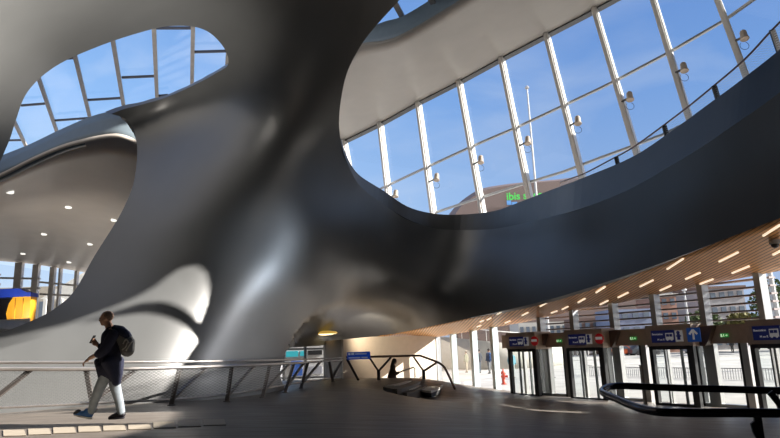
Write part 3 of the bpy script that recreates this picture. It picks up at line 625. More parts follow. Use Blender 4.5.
bay(604, 646, 8, 633, 'Green exit sign between the second and third doorways')
bay(693, 747, 9, 724, 'Green exit sign between the third doorway and the rightmost one')
# ------------------------------------------------------------------ light strips and dome camera in the timber ceiling
STR = [(700, 238.5, 0), ]
LSM = mat('light_strip', (1, .86, .66), emis=.85, ecol=(1, .80, .58), var=0)
LS = [((763, 235), (780, 224)), ((667, 268.5), (683, 258)), ((719, 261), (738, 251.5)), ((732, 272.5), (749, 265.5)), ((640, 286), (653, 279.5)), ((685.5, 278.5), (700, 272)), ((773, 254), (786, 247)), ((596, 292), (605, 286)), ((618, 297), (628, 292)), ((660, 290), (671, 285)), ((700, 283.5), (713, 278.5)), ((578, 302), (585, 298)), ((600, 304), (608, 300)), ((562, 309), (568, 306)), ((540, 306), (547, 302)), ((551, 312.5), (557, 310.5)), ((522, 315), (528, 312)), ((497, 314), (501, 311.5)), ((487, 319.5), (491, 317.5)), ((505, 322.5), (510, 320.5)), ((477, 326.5), (481, 324.8)), ((480, 321.5), (483.5, 320))]
posn = {0: 'nearest the picture edge at upper right'}
for i, (a, b) in enumerate(LS):
    p, q = hit(*a), hit(*b)
    if p is None or q is None: continue
    root = None; bm = BM(); bar(bm, p - Vector((0, 0, .02)), q - Vector((0, 0, .02)), .042, .05, up=(0, 0, 1)); o = obj('ceiling_light', bm, LSM)
    tag(o, 'Warm white light strip set into the slatted timber ceiling', 'ceiling light', 'light strips in the slatted timber ceiling')
p = hit(774, 238.5) 
if p is not None:
    p = p - Vector((0, 0, .1)); dc = empty('dome_camera', p); tag(dc, 'Black security dome camera under the timber ceiling at the right', 'camera')
    bm = BM(); lathe(bm, [(.13, .06), (.13, -.04), (.11, -.05)], p, 20); obj('housing', bm, mat('camera_grey', (.3, .3, .3)), dc)
    bm = BM(); lathe(bm, [(.1, -.04), (.095, -.09), (.07, -.13), (.03, -.15), (.0, -.152)], p, 20); obj('dome', bm, BLK, dc, True)
# beige wall, dark pier and glazing behind the mound
BW = mat('beige_wall_panels', (.56, .47, .37), rough=.6, var=.04)
def tall_wall(name, pts, mm, th):     # pts: (px, py_top, Y): wall standing on the floor, its top just under the ceiling line
    bm = BM(); A = [PY(*p) + Vector((0, 0, .1)) for p in pts]; B = [Vector((a.x, a.y, -1.35)) for a in A]
    va = [bm.verts.new(v) for v in A]; vb = [bm.verts.new(v) for v in B]; vc = [bm.verts.new(v + Vector(th)) for v in A]; vd = [bm.verts.new(v + Vector(th)) for v in B]
    for k in range(len(A) - 1):
        for r in ((va, vb), (vc, va), (vd, vc), (vb, vd)): bm.faces.new((r[0][k], r[0][k + 1], r[1][k + 1], r[1][k]))
    for k in (0, -1): bm.faces.new((va[k], vb[k], vd[k], vc[k]))
    tag(obj(name, bm, mm), kind='structure')
tall_wall('wall_back', [(343, 341.5, 30.8), (373, 338.5, 32), (405, 338, 33.4), (436, 337.3, 34.9)], BW, (-.1, .25, 0))
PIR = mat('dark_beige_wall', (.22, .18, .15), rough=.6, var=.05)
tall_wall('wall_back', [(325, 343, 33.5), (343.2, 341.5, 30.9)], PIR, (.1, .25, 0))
w3 = empty('window_10', PY(305, 370, 35)); tag(w3, kind='structure')
for px in (284, 305.5, 325):
    bm = BM(); p = PY(px, 365, 35); bar(bm, (p.x, p.y, -1.3), (p.x, p.y, 2.2), .14, .2, up=(0, -1, 0)); obj('mullion', bm, GM, w3)
for py in (348.5, 377):
    bm = BM(); bar(bm, PY(278, py + 1, 35), PY(327, py, 35), .1, .12, up=(0, -1, 0)); obj('transom', bm, GM, w3)
bm = BM(); bm.faces.new([bm.verts.new(PY(x, y, 35)) for x, y in ((278, 342), (327, 340), (327, 388), (278, 390))]); obj('pane', bm, GLS, w3)
# sill of floor to hide the shell end: little teal shop front beyond
sf = empty('shop_front', (PY(300, 360, 40).x, 40, -1.2)); tag(sf, 'Teal shop front seen through the glazing right of the column', 'shop front')
TEAL = mat('teal_panel', (.04, .30, .34), rough=.4, emis=.35, ecol=(.05, .5, .6)); PALE = mat('pale_shop_wall', (.66, .66, .66), rough=.5)
bm = BM(); p = PY(284, 350, 40); q = PY(330, 350, 40); bar(bm, (p.x, 40, 0), (q.x + .4, 40, 0), .3, 3.8, up=(0, 0, 1)); obj('wall', bm, PALE, sf)
for x0, x1, y0, y1, mm in ((286, 298, 351, 357, TEAL), (300, 305, 351, 356, TEAL), (308, 322, 350, 355, DK), (291, 302, 361, 376, SLB), (307, 322, 366, 374, mat('grey_poster', (.35, .36, .42)))):
    bm = BM(); a, b_ = PY(x0, y1, 39.8), PY(x1, y0, 39.8); box(bm, ((a.x + b_.x) / 2, 39.82, (a.z + b_.z) / 2), (b_.x - a.x, .06, b_.z - a.z)); obj('panel', bm, mm, sf)
# ------------------------------------------------------------------ balustrade along the foot of the column
RSM = mat('rail_steel', (.62, .58, .56), rough=.28, metal=.75, var=.05)
PST = mat('post_steel', (.16, .14, .13), rough=.45, metal=.5, var=.1)
def rb(px, py, Y): return PY(px, py, Y)
bal = empty('balustrade', floor_P(171, 402)); tag(bal, 'Long steel balustrade with twin handrails and Y shaped posts in front of the column foot', 'balustrade')
RTOP = [(-60, 363, 12.5), (0, 362.5, 12.9), (60, 362.3, 13.2), (120, 362, 13.7), (178, 361.8, 14.6), (230, 361, 16), (262, 360.3, 18), (285, 359.8, 20.3), (305, 359.3, 23), (325, 358.5, 25), (342, 357.7, 26)]
RLO = [(-60, 370, 12.3), (0, 369, 12.7), (60, 369, 13), (120, 368.8, 13.5), (178, 367.5, 14.4), (230, 366, 15.8), (262, 364.6, 17.8), (285, 363.5, 20.1), (305, 362.6, 22.8), (325, 361.2, 24.8), (342, 359.9, 25.8)]
bm = BM(); tube(bm, [Vector(p) for p in [PY(*q) for q in crom(RTOP, 5)]], .032, 10); obj('handrail', bm, RSM, bal, True)
bm = BM(); tube(bm, [PY(*q) for q in crom(RLO, 5)], .042, 10); obj('handrail', bm, RSM, bal, True)
def yat(px): return float(np.interp(px, [r[0] for r in RTOP], [r[2] for r in RTOP]))
POSTS = [((-14, 404.5), (-22, 368), (31, 369.5)), ((94, 403), (86, 369), (136, 369)), ((171.5, 401), (180, 367), (206, 367)), ((227, 396.5), (232, 366), (255, 365)), ((262.5, 392), (270, 364), (290, 363)), ((285, 387), (294, 363), (304, 362.5)), ((301, 383.5), (308, 362), (321, 361)), ((333, 378.2), (329, 361), (342, 360))]
for (b_, l, r_) in POSTS:
    base = PY(b_[0], b_[1], yat(b_[0]) - .2); base.z = FZ(base.x, base.y)
    fk = Vector(base) + (PY(l[0], l[1], yat(l[0]) - .15) - base) * .18
    bm = BM(); bar(bm, base, PY(l[0], l[1], yat(l[0]) - .15), .05, .10, up=(1, 0, 0)); P = obj('post', bm, PST, bal)
    bm = BM(); bar(bm, fk, PY(r_[0], r_[1], yat(r_[0]) - .15), .05, .09, up=(1, 0, 0)); obj('strut', bm, PST, P)
    bm = BM(); lathe(bm, [(.09, 0), (.09, .02), (.03, .025)], base, 12); obj('base_plate', bm, PST, P)
bm = BM(); KB = [(-60, 408, 12.4), (0, 407.5, 12.8), (94, 403, 13.4), (171, 399.5, 14.4), (227, 394, 16), (262, 389, 18.2), (285, 385, 20.6), (325, 379, 25), (340, 377.5, 26)]
kp = [Vector(PY(*q)) for q in crom(KB, 4)]; tube(bm, kp, .025, 8); obj('kick_rail', bm, RSM, bal, True)
tp_ = [PY(*q) - Vector((0, 0, .03)) for q in crom([(a, b, c) for a, b, c in RLO if True], 4)]
bm = BM(); va = [bm.verts.new(v) for v in tp_]; vb = []
for v in tp_:
    j = min(kp, key=lambda q: (q.xy - v.xy).length); vb.append(bm.verts.new(Vector((v.x, v.y, j.z))))
for i in range(len(va) - 1): bm.faces.new((va[i], va[i + 1], vb[i + 1], vb[i]))
obj('mesh_panel', bm, WIRE, bal)
# second balustrade on the crest of the mound, ending beside the steps
BR = mat('bronze_rail', (.20, .12, .09), rough=.35, metal=.5, var=.05)
b2 = empty('balustrade', floor_P(378, 378.5)); tag(b2, 'Bronze balustrade on the mound, its handrail bending down to the floor beside the curved steps', 'balustrade')
R2 = [(346, 357.2, 26.6), (378, 356.6, 27), (413, 355.7, 27.6), (420, 355.6, 27.6), (436, 361.5, 27.2), (442, 365, 27), (446, 370, 26.8), (455, 389, 26.2)]
bm = BM(); tube(bm, [PY(*q) for q in [R2[0], R2[1], R2[2]] + [tuple(c) for c in crom(R2[3:], 4)]], .05, 10); obj('handrail', bm, BR, b2, True)
for base_px, fork, arms in (((378.5, 379), (378.5, 370), ((370, 358.5, 26.8), (391, 357.5, 27.2))), ((423.5, 376.5), (423.5, 370), ((413.5, 356.8, 27.5), (436, 363, 27.2)))):
    base = floor_P(*base_px); Yb = arms[0][2]; fk = PY(fork[0], fork[1], Yb); base = Vector((fk.x, fk.y, FZ(fk.x, fk.y)))
    bm = BM(); bar(bm, base, fk, .14, .14, up=(1, 0, 0)); P = obj('post', bm, DK, b2)
    for a in arms:
        bm = BM(); bar(bm, fk - Vector((0, 0, .05)), PY(*a), .06, .08, up=(1, 0, 0)); obj('strut', bm, BR if base_px[0] > 400 else DK, P)
bm = BM(); a, b_ = PY(347, 359, 26.2), PY(358.5, 378.5, 26.2); bar(bm, a, Vector((b_.x, b_.y, FZ(b_.x, b_.y))), .07, .1, up=(1, 0, 0)); obj('post', bm, DK, b2)
# small low rail near the woman
b3 = empty('low_rail', PY(414, 375, 30)); tag(b3, 'Small low grey rail to the right of the seated woman', 'railing')
bm = BM(); g = PY(415, 378, 30); tube(bm, [PY(401, 371.5, 30), PY(413.5, 367.3, 30), PY(415, 368.5, 30), Vector((g.x, 30, FZ(g.x, 30)))], .035, 8); obj('rail', bm, mat('grey_rail', (.35, .33, .30), metal=.4), b3, True)
# blue sign on the balustrade
sg = empty('sign', PY(358, 359, 26)); tag(sg, 'Small blue direction sign hanging at the handrail above the mound', 'sign')
d = (PY(369, 355.5, 26) - PY(347, 356, 26)).normalized(); d.z = 0; d.normalize(); nn = Vector((0, -1, 0)); o = PY(347.3, 359.8, 25.9)
bm = BM(); rect2(bm, o, d, 0, .97, 0, .31, .05); obj('board', bm, mat('sign_royal_blue', (.012, .05, .32), rough=.35, emis=.3, var=0), sg)
bm = BM(); o2 = o + nn * .03; rect2(bm, o2, d, .05, .14, .19, .27); obj('white_square', bm, SWH, sg)
bm = BM(); rect2(bm, o2, d, .17, .30, .19, .27); obj('white_square', bm, SWH, sg)
for i, (x0, x1, z0) in enumerate(((.34, .82, .20), (.06, .55, .05), (.6, .85, .05))):
    bm = BM()
    rect2(bm, o2, d, x0, x1, z0 + .005, z0 + .045)
    obj('text_line', bm, SWH, sg)
# ------------------------------------------------------------------ curved steps beside the mound
ST = mat('step_stone', (.82, .76, .70), rough=.55, var=.08, scale=4); STD = mat('step_dark', (.17, .15, .135), rough=.6, var=.1)  # pale stone lightened further to stand in for light on the steps
steps = empty('curved_steps', PZ(425, 395, -1.0)); tag(steps, 'Curved stone steps descending from the mound to the lower floor', 'steps')
def stepper(poly_, z, dz, mm, nm='step'):
    top = [PZ(p[0], p[1], z) for p in crom(poly_ + [poly_[0]], 3)[:-1]]; bm = BM(); prism(bm, [Vector(p) for p in top], (0, 0, -dz)); return obj(nm, bm, mm, steps)
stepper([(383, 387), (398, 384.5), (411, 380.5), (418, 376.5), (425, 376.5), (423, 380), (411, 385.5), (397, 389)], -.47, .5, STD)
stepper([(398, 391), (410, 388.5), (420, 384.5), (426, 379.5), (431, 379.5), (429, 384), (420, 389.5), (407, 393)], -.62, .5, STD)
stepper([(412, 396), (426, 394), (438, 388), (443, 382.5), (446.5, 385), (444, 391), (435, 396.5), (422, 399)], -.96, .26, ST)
stepper([(385, 385.6), (398, 383.3), (411, 379.4), (418, 375.9), (420, 376.2), (412, 380.6), (399, 384.8)], -.44, .06, ST, 'step_edge')
stepper([(400, 390), (411, 387.5), (420, 383.6), (425.5, 379), (427.5, 379.3), (421, 385), (412, 389)], -.59, .06, ST, 'step_edge')
# stone bench block
bn = empty('stone_bench', PZ(431, 392, -.95)); tag(bn, 'Pale topped stone bench block at the foot of the curved steps', 'bench')
top = [PZ(*p, -.66) for p in ((417.5, 389.6), (431, 391), (439, 388), (444.5, 384), (443.6, 380.6), (435, 380.8), (427, 384))]
bm = BM(); prism(bm, top, (0, 0, -.08)); obj('seat', bm, mat('bench_top', (.88, .82, .74), rough=.6), bn)  # pale seat, its colour raised so that it looks lit
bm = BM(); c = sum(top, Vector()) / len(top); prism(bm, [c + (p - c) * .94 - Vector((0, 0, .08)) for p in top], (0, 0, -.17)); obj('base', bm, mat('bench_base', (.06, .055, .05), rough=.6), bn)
# ------------------------------------------------------------------ oval glowing lamp under the beam
shb = bvh_of(shell); lc = hit(325, 331, shb) or PY(325, 331, 29); lp = empty('ceiling_lamp', lc); tag(lp, 'Glowing oval ceiling lamp with a warm yellow rim under the dark shell', 'lamp')
c = lc - Vector((0, 0, .16)); print('LAMP', lc); lk = lc.y / 31
bm = BM(); lathe(bm, [(.62, .0), (.68, .05), (.60, .12), (.30, .16), (.1, .17)], c, 28); obj('rim', bm, mat('lamp_gold', (.75, .50, .12), rough=.35, metal=.3, emis=.35, ecol=(1, .62, .12)), lp, True)
bm = BM(); lathe(bm, [(.02, -.07), (.30, -.05), (.50, -.01), (.60, .0), (.60, .02)], c, 28); obj('diffuser', bm, mat('lamp_glow', (1, .85, .6), emis=2.2, ecol=(1, .78, .42), var=0), lp, True)
bm = BM(); tube(bm, [c + Vector((0, 0, .15)), c + Vector((0, 0, .3))], .04, 8); obj('stem', bm, DK, lp)
# ------------------------------------------------------------------ near handrail loop at the lower right
TR = mat('glossy_dark_rail', (.10, .085, .085), rough=.16, metal=.85, var=.05)
nr = empty('handrail_loop', floor_P(772, 470)); tag(nr, 'Dark polished handrail loop in the lower right corner, nearest the viewer', 'handrail')
NR = [(1150, 404, 2.7), (900, 395, 3.3), (800, 391.5, 3.6), (740, 389.6, 3.75), (680, 388, 3.9), (635, 386.3, 4.02), (617, 386, 4.02), (607, 387.5, 3.97), (602.5, 391, 3.88), (606, 394.5, 3.78), (618, 399.5, 3.62), (632, 405.5, 3.45), (646, 410, 3.32), (665, 412.3, 3.2), (700, 412.8, 3.1), (745, 412.8, 3.0), (800, 413.5, 2.92), (900, 415, 2.8), (1150, 420, 2.5)]
bm = BM(); tube(bm, [PY(*q) for q in crom(NR, 6)], .0215, 20); obj('rail', bm, TR, nr, True)
PB = mat('post_black', (.05, .048, .045), rough=.4, metal=.4)
for a, b_, Yq in (((757, 413, 3.0), (762, 470, 3.05), 0), ((775, 392, 3.62), (790, 470, 3.5), 1)):
    bm = BM(); p, q = PY(*a), PY(*b_); q = Vector((q.x, q.y, FZ(q.x, q.y)))
    if Yq: s_ = [p + Vector((-.03, 0, .0)), p + Vector((.01, 0, -.06)), p + Vector((.05, 0, -.18)), q + Vector((.06, 0, .2)), q]; 
    else: s_ = [p, p.lerp(q, .3), q]
    for u, v in zip(s_, s_[1:]): bar(bm, u, v, .012, .035, up=(1, 0, 0))
    obj('post', bm, PB, nr)
bm = BM(); p = PY(757, 419, 3.0); prism(bm, [p, p + Vector((-.03, 0, -.02)), p + Vector((-.025, 0, -.06)), p + Vector((.0, 0, -.12)), p + Vector((.015, 0, -.12))], (0, .012, 0)); obj('bracket', bm, PB, nr)
# bollard between doors
def bollard(px, py_top, py_b, Y, w, lab):
    t = PY(px, py_top, Y); o = empty('bollard', (t.x, t.y, FZ(t.x, t.y))); tag(o, lab, 'bollard'); bm = BM(); zb = FZ(t.x, t.y); bar(bm, (t.x, t.y, zb), (t.x, t.y, t.z), w, w * .6); obj('column', bm, mat('bollard_brown', (.09, .07, .065), rough=.4), o)
    bm = BM(); bar(bm, (t.x, t.y, t.z), (t.x, t.y, t.z + .03), w * 1.15, w * .75); obj('cap', bm, DK, o)
bollard(641, 366, 398, 21.2, .13, 'Slim dark door post standing on the floor before the third doorway')
# hanging brown post in front of glazing
hp = fac_at(451, 350)[0]; 
# pale tactile tiles across the near floor
tl = empty('tactile_strip', floor_P(60, 430)); tag(tl, 'Row of pale rectangular floor tiles in the sunlit floor at lower left', 'floor tiles')
TM = mat('pale_tile', (.46, .40, .32), rough=.6)
for i in range(9):
    x0 = 3 + i * 25; y0 = 434 - i * 1.35; w_ = 21; pts = [floor_P(x0, y0 - 3.2), floor_P(x0 + w_, y0 - 3.6), floor_P(x0 + w_ + 2, y0 + 2.2), floor_P(x0 + .5, y0 + 2.8)]
    bm = BM(); prism(bm, [p + Vector((0, 0, .012)) for p in pts], (0, 0, -.03)); obj('tile', bm, TM, tl)
# gallery downlights
DL = mat('downlight_white', (.9, .9, .88), emis=.9, ecol=(1, .97, .9), var=0)
for px, py in ((10, 192), (68.5, 207), (114, 220), (44, 234), (90, 244), (23, 253.5), (69, 262)):
    h = galb.ray_cast(CAM, ray(px, py).normalized())[0]
    if h is None: continue
    bm = BM(); lathe(bm, [(.16, .1), (.16, -.05), (.13, -.07), (.02, -.07)], h, 16); o = obj('ceiling_light', bm, DL); tag(o, 'Small round white downlight in the pale gallery ceiling at left', 'ceiling light', 'downlights in the gallery ceiling')
# ------------------------------------------------------------------ people
class Blob:
    def __init__(s): s.bm = BM()
    def cap(s, p0, r0, p1, r1, sq=None, n=16):        # tapered capsule; sq = (axis, factor) flattening
        p0, p1 = Vector(p0), Vector(p1); d = p1 - p0; L = max(d.length, 1e-4); d, e1, e2 = frame_of(d); rings = []; k = 5
        prof = [(-r0 * math.cos(t), r0 * math.sin(t)) for t in np.linspace(.15, math.pi / 2, k)] + [(L + r1 * math.sin(t), r1 * math.cos(t)) for t in np.linspace(0, math.pi / 2 - .15, k)]
        c = (p0 + p1) / 2
        for z, r in prof:
            ring = []
            for i in range(n):
                a = 2 * math.pi * i / n; v = (e1 * math.cos(a) + e2 * math.sin(a)) * r
                if sq: ax = Vector(sq[0]).normalized(); v += ax * (v.dot(ax) * (sq[1] - 1))
                ring.append(s.bm.verts.new(p0 + d * z + v))
            rings.append(ring)
        for a, b in zip(rings, rings[1:]):
            for i in range(n): s.bm.faces.new((a[i], a[(i + 1) % n], b[(i + 1) % n], b[i]))
        s.bm.faces.new(rings[0][::-1]); s.bm.faces.new(rings[-1]); return s
    def ell(s, c, r, rot=None, n=18):
        c = Vector(c); m = 12; rings = []
        for j in range(1, m):
            t = math.pi * j / m; rings.append([]);
            for i in range(n):
                v = Vector((r[0] * math.sin(t) * math.cos(2 * math.pi * i / n), r[1] * math.sin(t) * math.sin(2 * math.pi * i / n), r[2] * math.cos(t)))
                if rot: v = rot @ v
                rings[-1].append(s.bm.verts.new(c + v))
        for a, b in zip(rings, rings[1:]):
            for i in range(n): s.bm.faces.new((a[i], a[(i + 1) % n], b[(i + 1) % n], b[i]))
        s.bm.faces.new(rings[0][::-1]); s.bm.faces.new(rings[-1]); return s
    def chain(s, pts, sq=None):
        for (p, r), (q, t) in zip(pts, pts[1:]): s.cap(p, r, q, t, sq)
        return s
    def build(s, name, material, parent, vox=.012, smooth=4):
        me = bpy.data.meshes.new('t'); bmesh.ops.recalc_face_normals(s.bm, faces=s.bm.faces); s.bm.to_mesh(me); s.bm.free()
        o = bpy.data.objects.new('t', me); COL.objects.link(o)
        r = o.modifiers.new('r', 'REMESH'); r.mode = 'VOXEL'; r.voxel_size = vox
        if smooth: q = o.modifiers.new('s', 'SMOOTH'); q.iterations = smooth; q.factor = .5
        dg = bpy.context.evaluated_depsgraph_get(); dg.update(); m2 = bpy.data.meshes.new_from_object(o.evaluated_get(dg)); COL.objects.unlink(o); bpy.data.objects.remove(o)
        m2.name = name; m2.materials.clear(); return link_mesh(name, m2, material, parent, True)
SKIN = mat('skin', (.50, .29, .20), rough=.55, var=.04); HAIRG = mat('grey_stubble', (.27, .18, .135), rough=.8, scale=40, var=.25)
NAVY = mat('navy_knit', (.012, .014, .035), rough=.85, var=.2, scale=20); JEAN = mat('light_jeans', (.27, .31, .35), rough=.8, var=.12, scale=14)
BAGC = mat('bag_grey', (.10, .10, .10), rough=.6, var=.3, scale=8); SOLE = mat('sole_white', (.7, .68, .64), rough=.6); SHB = mat('shoe_blue', (.03, .12, .34), rough=.5, var=.2, scale=25); SHD = mat('shoe_dark', (.015, .013, .02), rough=.5)
def hand(bl, wrist, dir_, palm_n, k=1.0, curl=.5):   # palm + five bent fingers from the wrist along dir_
    d = Vector(dir_).normalized(); n = Vector(palm_n); n = (n - d * n.dot(d)).normalized(); sdir = d.cross(n)
    W = Vector(wrist); bl.cap(W, .026 * k, W + d * .03 * k, .03 * k, (n, .7)); bl.cap(W + d * .03 * k - sdir * .015 * k, .022 * k, W + d * .075 * k - sdir * .02 * k, .02 * k, (n, .75)); bl.cap(W + d * .03 * k + sdir * .015 * k, .022 * k, W + d * .075 * k + sdir * .02 * k, .02 * k, (n, .75))
    for i, L in enumerate((.068, .08, .074, .056)):
        b = W + d * .088 * k + sdir * ((i - 1.5) * .021 * k); a1 = curl * .5; p1 = b + (d * math.cos(a1) + n * math.sin(a1)) * L * .5 * k; a2 = curl * 1.6; p2 = p1 + (d * math.cos(a2) + n * math.sin(a2)) * L * .32 * k; a3 = curl * 2.5; p3 = p2 + (d * math.cos(a3) + n * math.sin(a3)) * L * .25 * k
        bl.chain([(b, .0095 * k), (p1, .009 * k), (p2, .008 * k), (p3, .007 * k)])
    b = W + d * .03 * k - sdir * .03 * k; p1 = b + (d * .6 - sdir * .6 + n * .4).normalized() * .036 * k; p2 = p1 + (d * .8 - sdir * .1 + n * .5).normalized() * .03 * k
    bl.chain([(b, .013 * k), (p1, .011 * k), (p2, .008 * k)])
def head(bl, c, f, k=1.0):        # head centred at c, facing f (horizontal)
    c = Vector(c); f = Vector(f).normalized(); s = f.cross(Vector((0, 0, 1))); rot = Matrix((f, s, Vector((0, 0, 1)))).transposed()
    bl.ell(c + Vector((0, 0, .03 * k)) - f * .012 * k, (.098 * k, .078 * k, .095 * k), rot); bl.ell(c + f * .022 * k - Vector((0, 0, .03 * k)), (.072 * k, .062 * k, .085 * k), rot)
    bl.ell(c + f * .052 * k - Vector((0, 0, .085 * k)), (.030 * k, .032 * k, .026 * k), rot)                       # chin
    bl.cap(c + f * .088 * k + Vector((0, 0, .012 * k)), .009 * k, c + f * .106 * k - Vector((0, 0, .026 * k)), .014 * k)  # nose
    bl.cap(c + f * .084 * k + s * .022 * k + Vector((0, 0, .026 * k)), .011 * k, c + f * .084 * k - s * .022 * k + Vector((0, 0, .026 * k)), .011 * k)  # brow
    bl.cap(c + f * .086 * k + s * .018 * k - Vector((0, 0, .052 * k)), .008 * k, c + f * .086 * k - s * .018 * k - Vector((0, 0, .052 * k)), .008 * k)  # lips
    for g in (-1, 1): bl.ell(c + s * (.078 * g * k) - f * .008 * k - Vector((0, 0, .005 * k)), (.020 * k, .010 * k, .032 * k), rot)
# --- the walking man
YM = 10.0
def mp_(px, py, off=0.0): return PY(px, py, YM + off)
g0 = floor_P(108, 420); man = empty('person', (mp_(105, 420).x, YM, FZ(mp_(105, 420).x, YM))); tag(man, 'Bald man in navy coat and light jeans walking left with a phone', 'person')
K = 1.0; NS = -.13; FS = .13      # near / far side offsets
nk, fk_ = -.17, .17
bl = Blob(); hc = mp_(106.3, 318.5); head(bl, hc, (-1, -.12, -.04), 1.02)
bl.chain([(hc + Vector((.02, 0, -.06)), .058), (mp_(110, 329), .062)])
bl.chain([(mp_(112, 333), .10), (mp_(111, 345), .12), (mp_(110, 360), .11), (mp_(109, 371), .12)], ((0, 1, 0), 1.35))
# near arm (low, forearm forward), far arm (raised with phone)
bl.chain([(mp_(113, 334, nk), .055), (mp_(104, 351, nk - .05), .045), (mp_(90, 358, nk - .04), .030)]); hand(bl, mp_(89.5, 358.4, nk - .04), mp_(83, 363) - mp_(90, 358), (0.6, .3, -.6), 1.0, .55)
bl.chain([(mp_(111, 334, fk_), .055), (mp_(106, 348, fk_ + .04), .045), (mp_(98, 345.5, fk_ - .02), .030)]); hand(bl, mp_(98, 345.3, fk_ - .02), mp_(93, 340.5) - mp_(97.5, 345), (-.3, -.5, .8), 1.0, .7)
bl.chain([(mp_(107, 372, -.09), .085), (mp_(98.5, 390, -.1), .058), (mp_(91.5, 411, -.1), .040)]); bl.chain([(mp_(111, 372, .09), .085), (mp_(116, 391, .1), .058), (mp_(121.5, 412, .1), .040)])
bl.build('body', SKIN, man, .009, 3)
bl = Blob(); s_ = hc + Vector((.012, 0, .035)); bl.ell(s_ + Vector((.012, 0, .0)), (.094, .082, .088)); HB = bl
o = HB.build('hair', HAIRG, man, .01, 2)
for sgn in (-1, 1):
    bl = Blob(); bl.ell(hc + Vector((-.088, .031 * sgn - .01, .008)), (.012, .014, .010)); bl.build('eye', SHD, man, .004, 0)
# coat: long open knit, hem front and back
bl = Blob()
bl.chain([(mp_(110.5, 331.5), .085), (mp_(111.5, 337), .15), (mp_(111, 350), .155), (mp_(110, 362), .15), (mp_(110, 372), .155)], ((0, 1, 0), 1.3))
bl.chain([(mp_(113.5, 334.5, nk + .0), .085), (mp_(105, 349, nk - .04), .078), (mp_(98.5, 354, nk - .05), .066)])
bl.chain([(mp_(111, 334.5, fk_), .085), (mp_(106, 347.5, fk_ + .03), .075), (mp_(101.5, 346.5, fk_), .062)])
bl.chain([(mp_(100.5, 362, .02), .075), (mp_(101, 368, .0), .06)], ((0, 1, 0), 2.2))
bl.chain([(mp_(113, 362), .12), (mp_(115.8, 374), .075), (mp_(116.6, 383), .045)], ((0, 1, 0), 2.8))
bl.chain([(mp_(104, 366), .09), (mp_(104, 376), .065), (mp_(105.5, 381), .035)], ((0, 1, 0), 2.6))
bl.build('coat', NAVY, man, .012, 5)
bl = Blob()
bl.chain([(mp_(108, 371, -.08), .10), (mp_(99, 389.5, -.1), .082), (mp_(94.5, 401, -.1), .066), (mp_(91.5, 411, -.1), .060)])
bl.chain([(mp_(112, 371, .08), .10), (mp_(116, 389.5, .1), .082), (mp_(119.3, 402, .1), .068), (mp_(121, 412, .1), .064)])
bl.build('jeans', JEAN, man, .011, 4)
def shoe(heel, toe, off, mm, zb):
    h, t = mp_(*heel, off), mp_(*toe, off); d = (t - h); bl = Blob(); up = Vector((0, 0, 1))
    bl.chain([(h + up * .055, .045), (h.lerp(t, .35) + up * .055, .05), (h.lerp(t, .75) + up * .035, .042), (t + up * .02, .03)]); bl.cap(h + up * .08 + d * .1, .05, h + up * .10 + d * .25, .045)
    o = bl.build('shoe', mm, man, .009, 3)
    bl = Blob(); bl.chain([(h + up * .005, .040), (h.lerp(t, .5) + up * .005, .045), (t + up * .004, .032)], ((0, 0, 1), .45)); bl.build('sole', SOLE if mm is SHB else SHD, o, .009, 1)
shoe((90, 418.5), (75.5, 415.2), -.1, SHB, 0); shoe((122.5, 418), (110, 419), .1, SHD, 0)
bl = Blob(); bl.cap(mp_(73.8, 415.4, -.1) + Vector((.02, 0, .03)), .03, mp_(78, 415.6, -.1) + Vector((0, 0, .055)), .045); bl.build('shoe_tip', SHD, man, .01, 2)
# backpack: navy flap above, grey body below
bp = empty('backpack', mp_(127, 358)); tag(bp, 'Dark grey backpack with a navy top worn by the walking man', 'backpack')
bl = Blob(); bl.chain([(mp_(122, 336, -.02), .11), (mp_(127, 343, -.02), .125), (mp_(127.5, 350, -.02), .11)], ((0, 1, 0), 1.15)); bl.build('bag', BAGC, bp, .012, 4)
bl = Blob(); bl.chain([(mp_(115.5, 327.8, -.02), .05), (mp_(120, 330, -.02), .075), (mp_(126, 335, -.02), .07), (mp_(130, 340.5, -.02), .05)], ((0, 1, 0), 2.0)); bl.build('top_flap', NAVY, bp, .012, 4)
STR2 = mat('strap_pale', (.34, .33, .31), rough=.6)
for pts in (((123, 344), (126, 339.5), (129, 343)), ((126, 351), (130, 344), (132.5, 341)), ((122, 350), (125.5, 347), (127.5, 342.5))):
    bm = BM(); tube(bm, crom([mp_(a, b, -.155) for a, b in pts], 5), .011, 6); obj('strap', bm, STR2, bp, True)
ph = empty('smartphone', mp_(93, 340, fk_ - .03)); tag(ph, 'Small dark smartphone held up by the walking man', 'phone')
bm = BM(); c = mp_(92.6, 339.3, fk_ - .05); box(bm, c, (.012, .07, .14), Matrix.Rotation(.5, 3, 'Y')); obj('case', bm, mat('phone_black', (.02, .02, .02), rough=.2), ph)
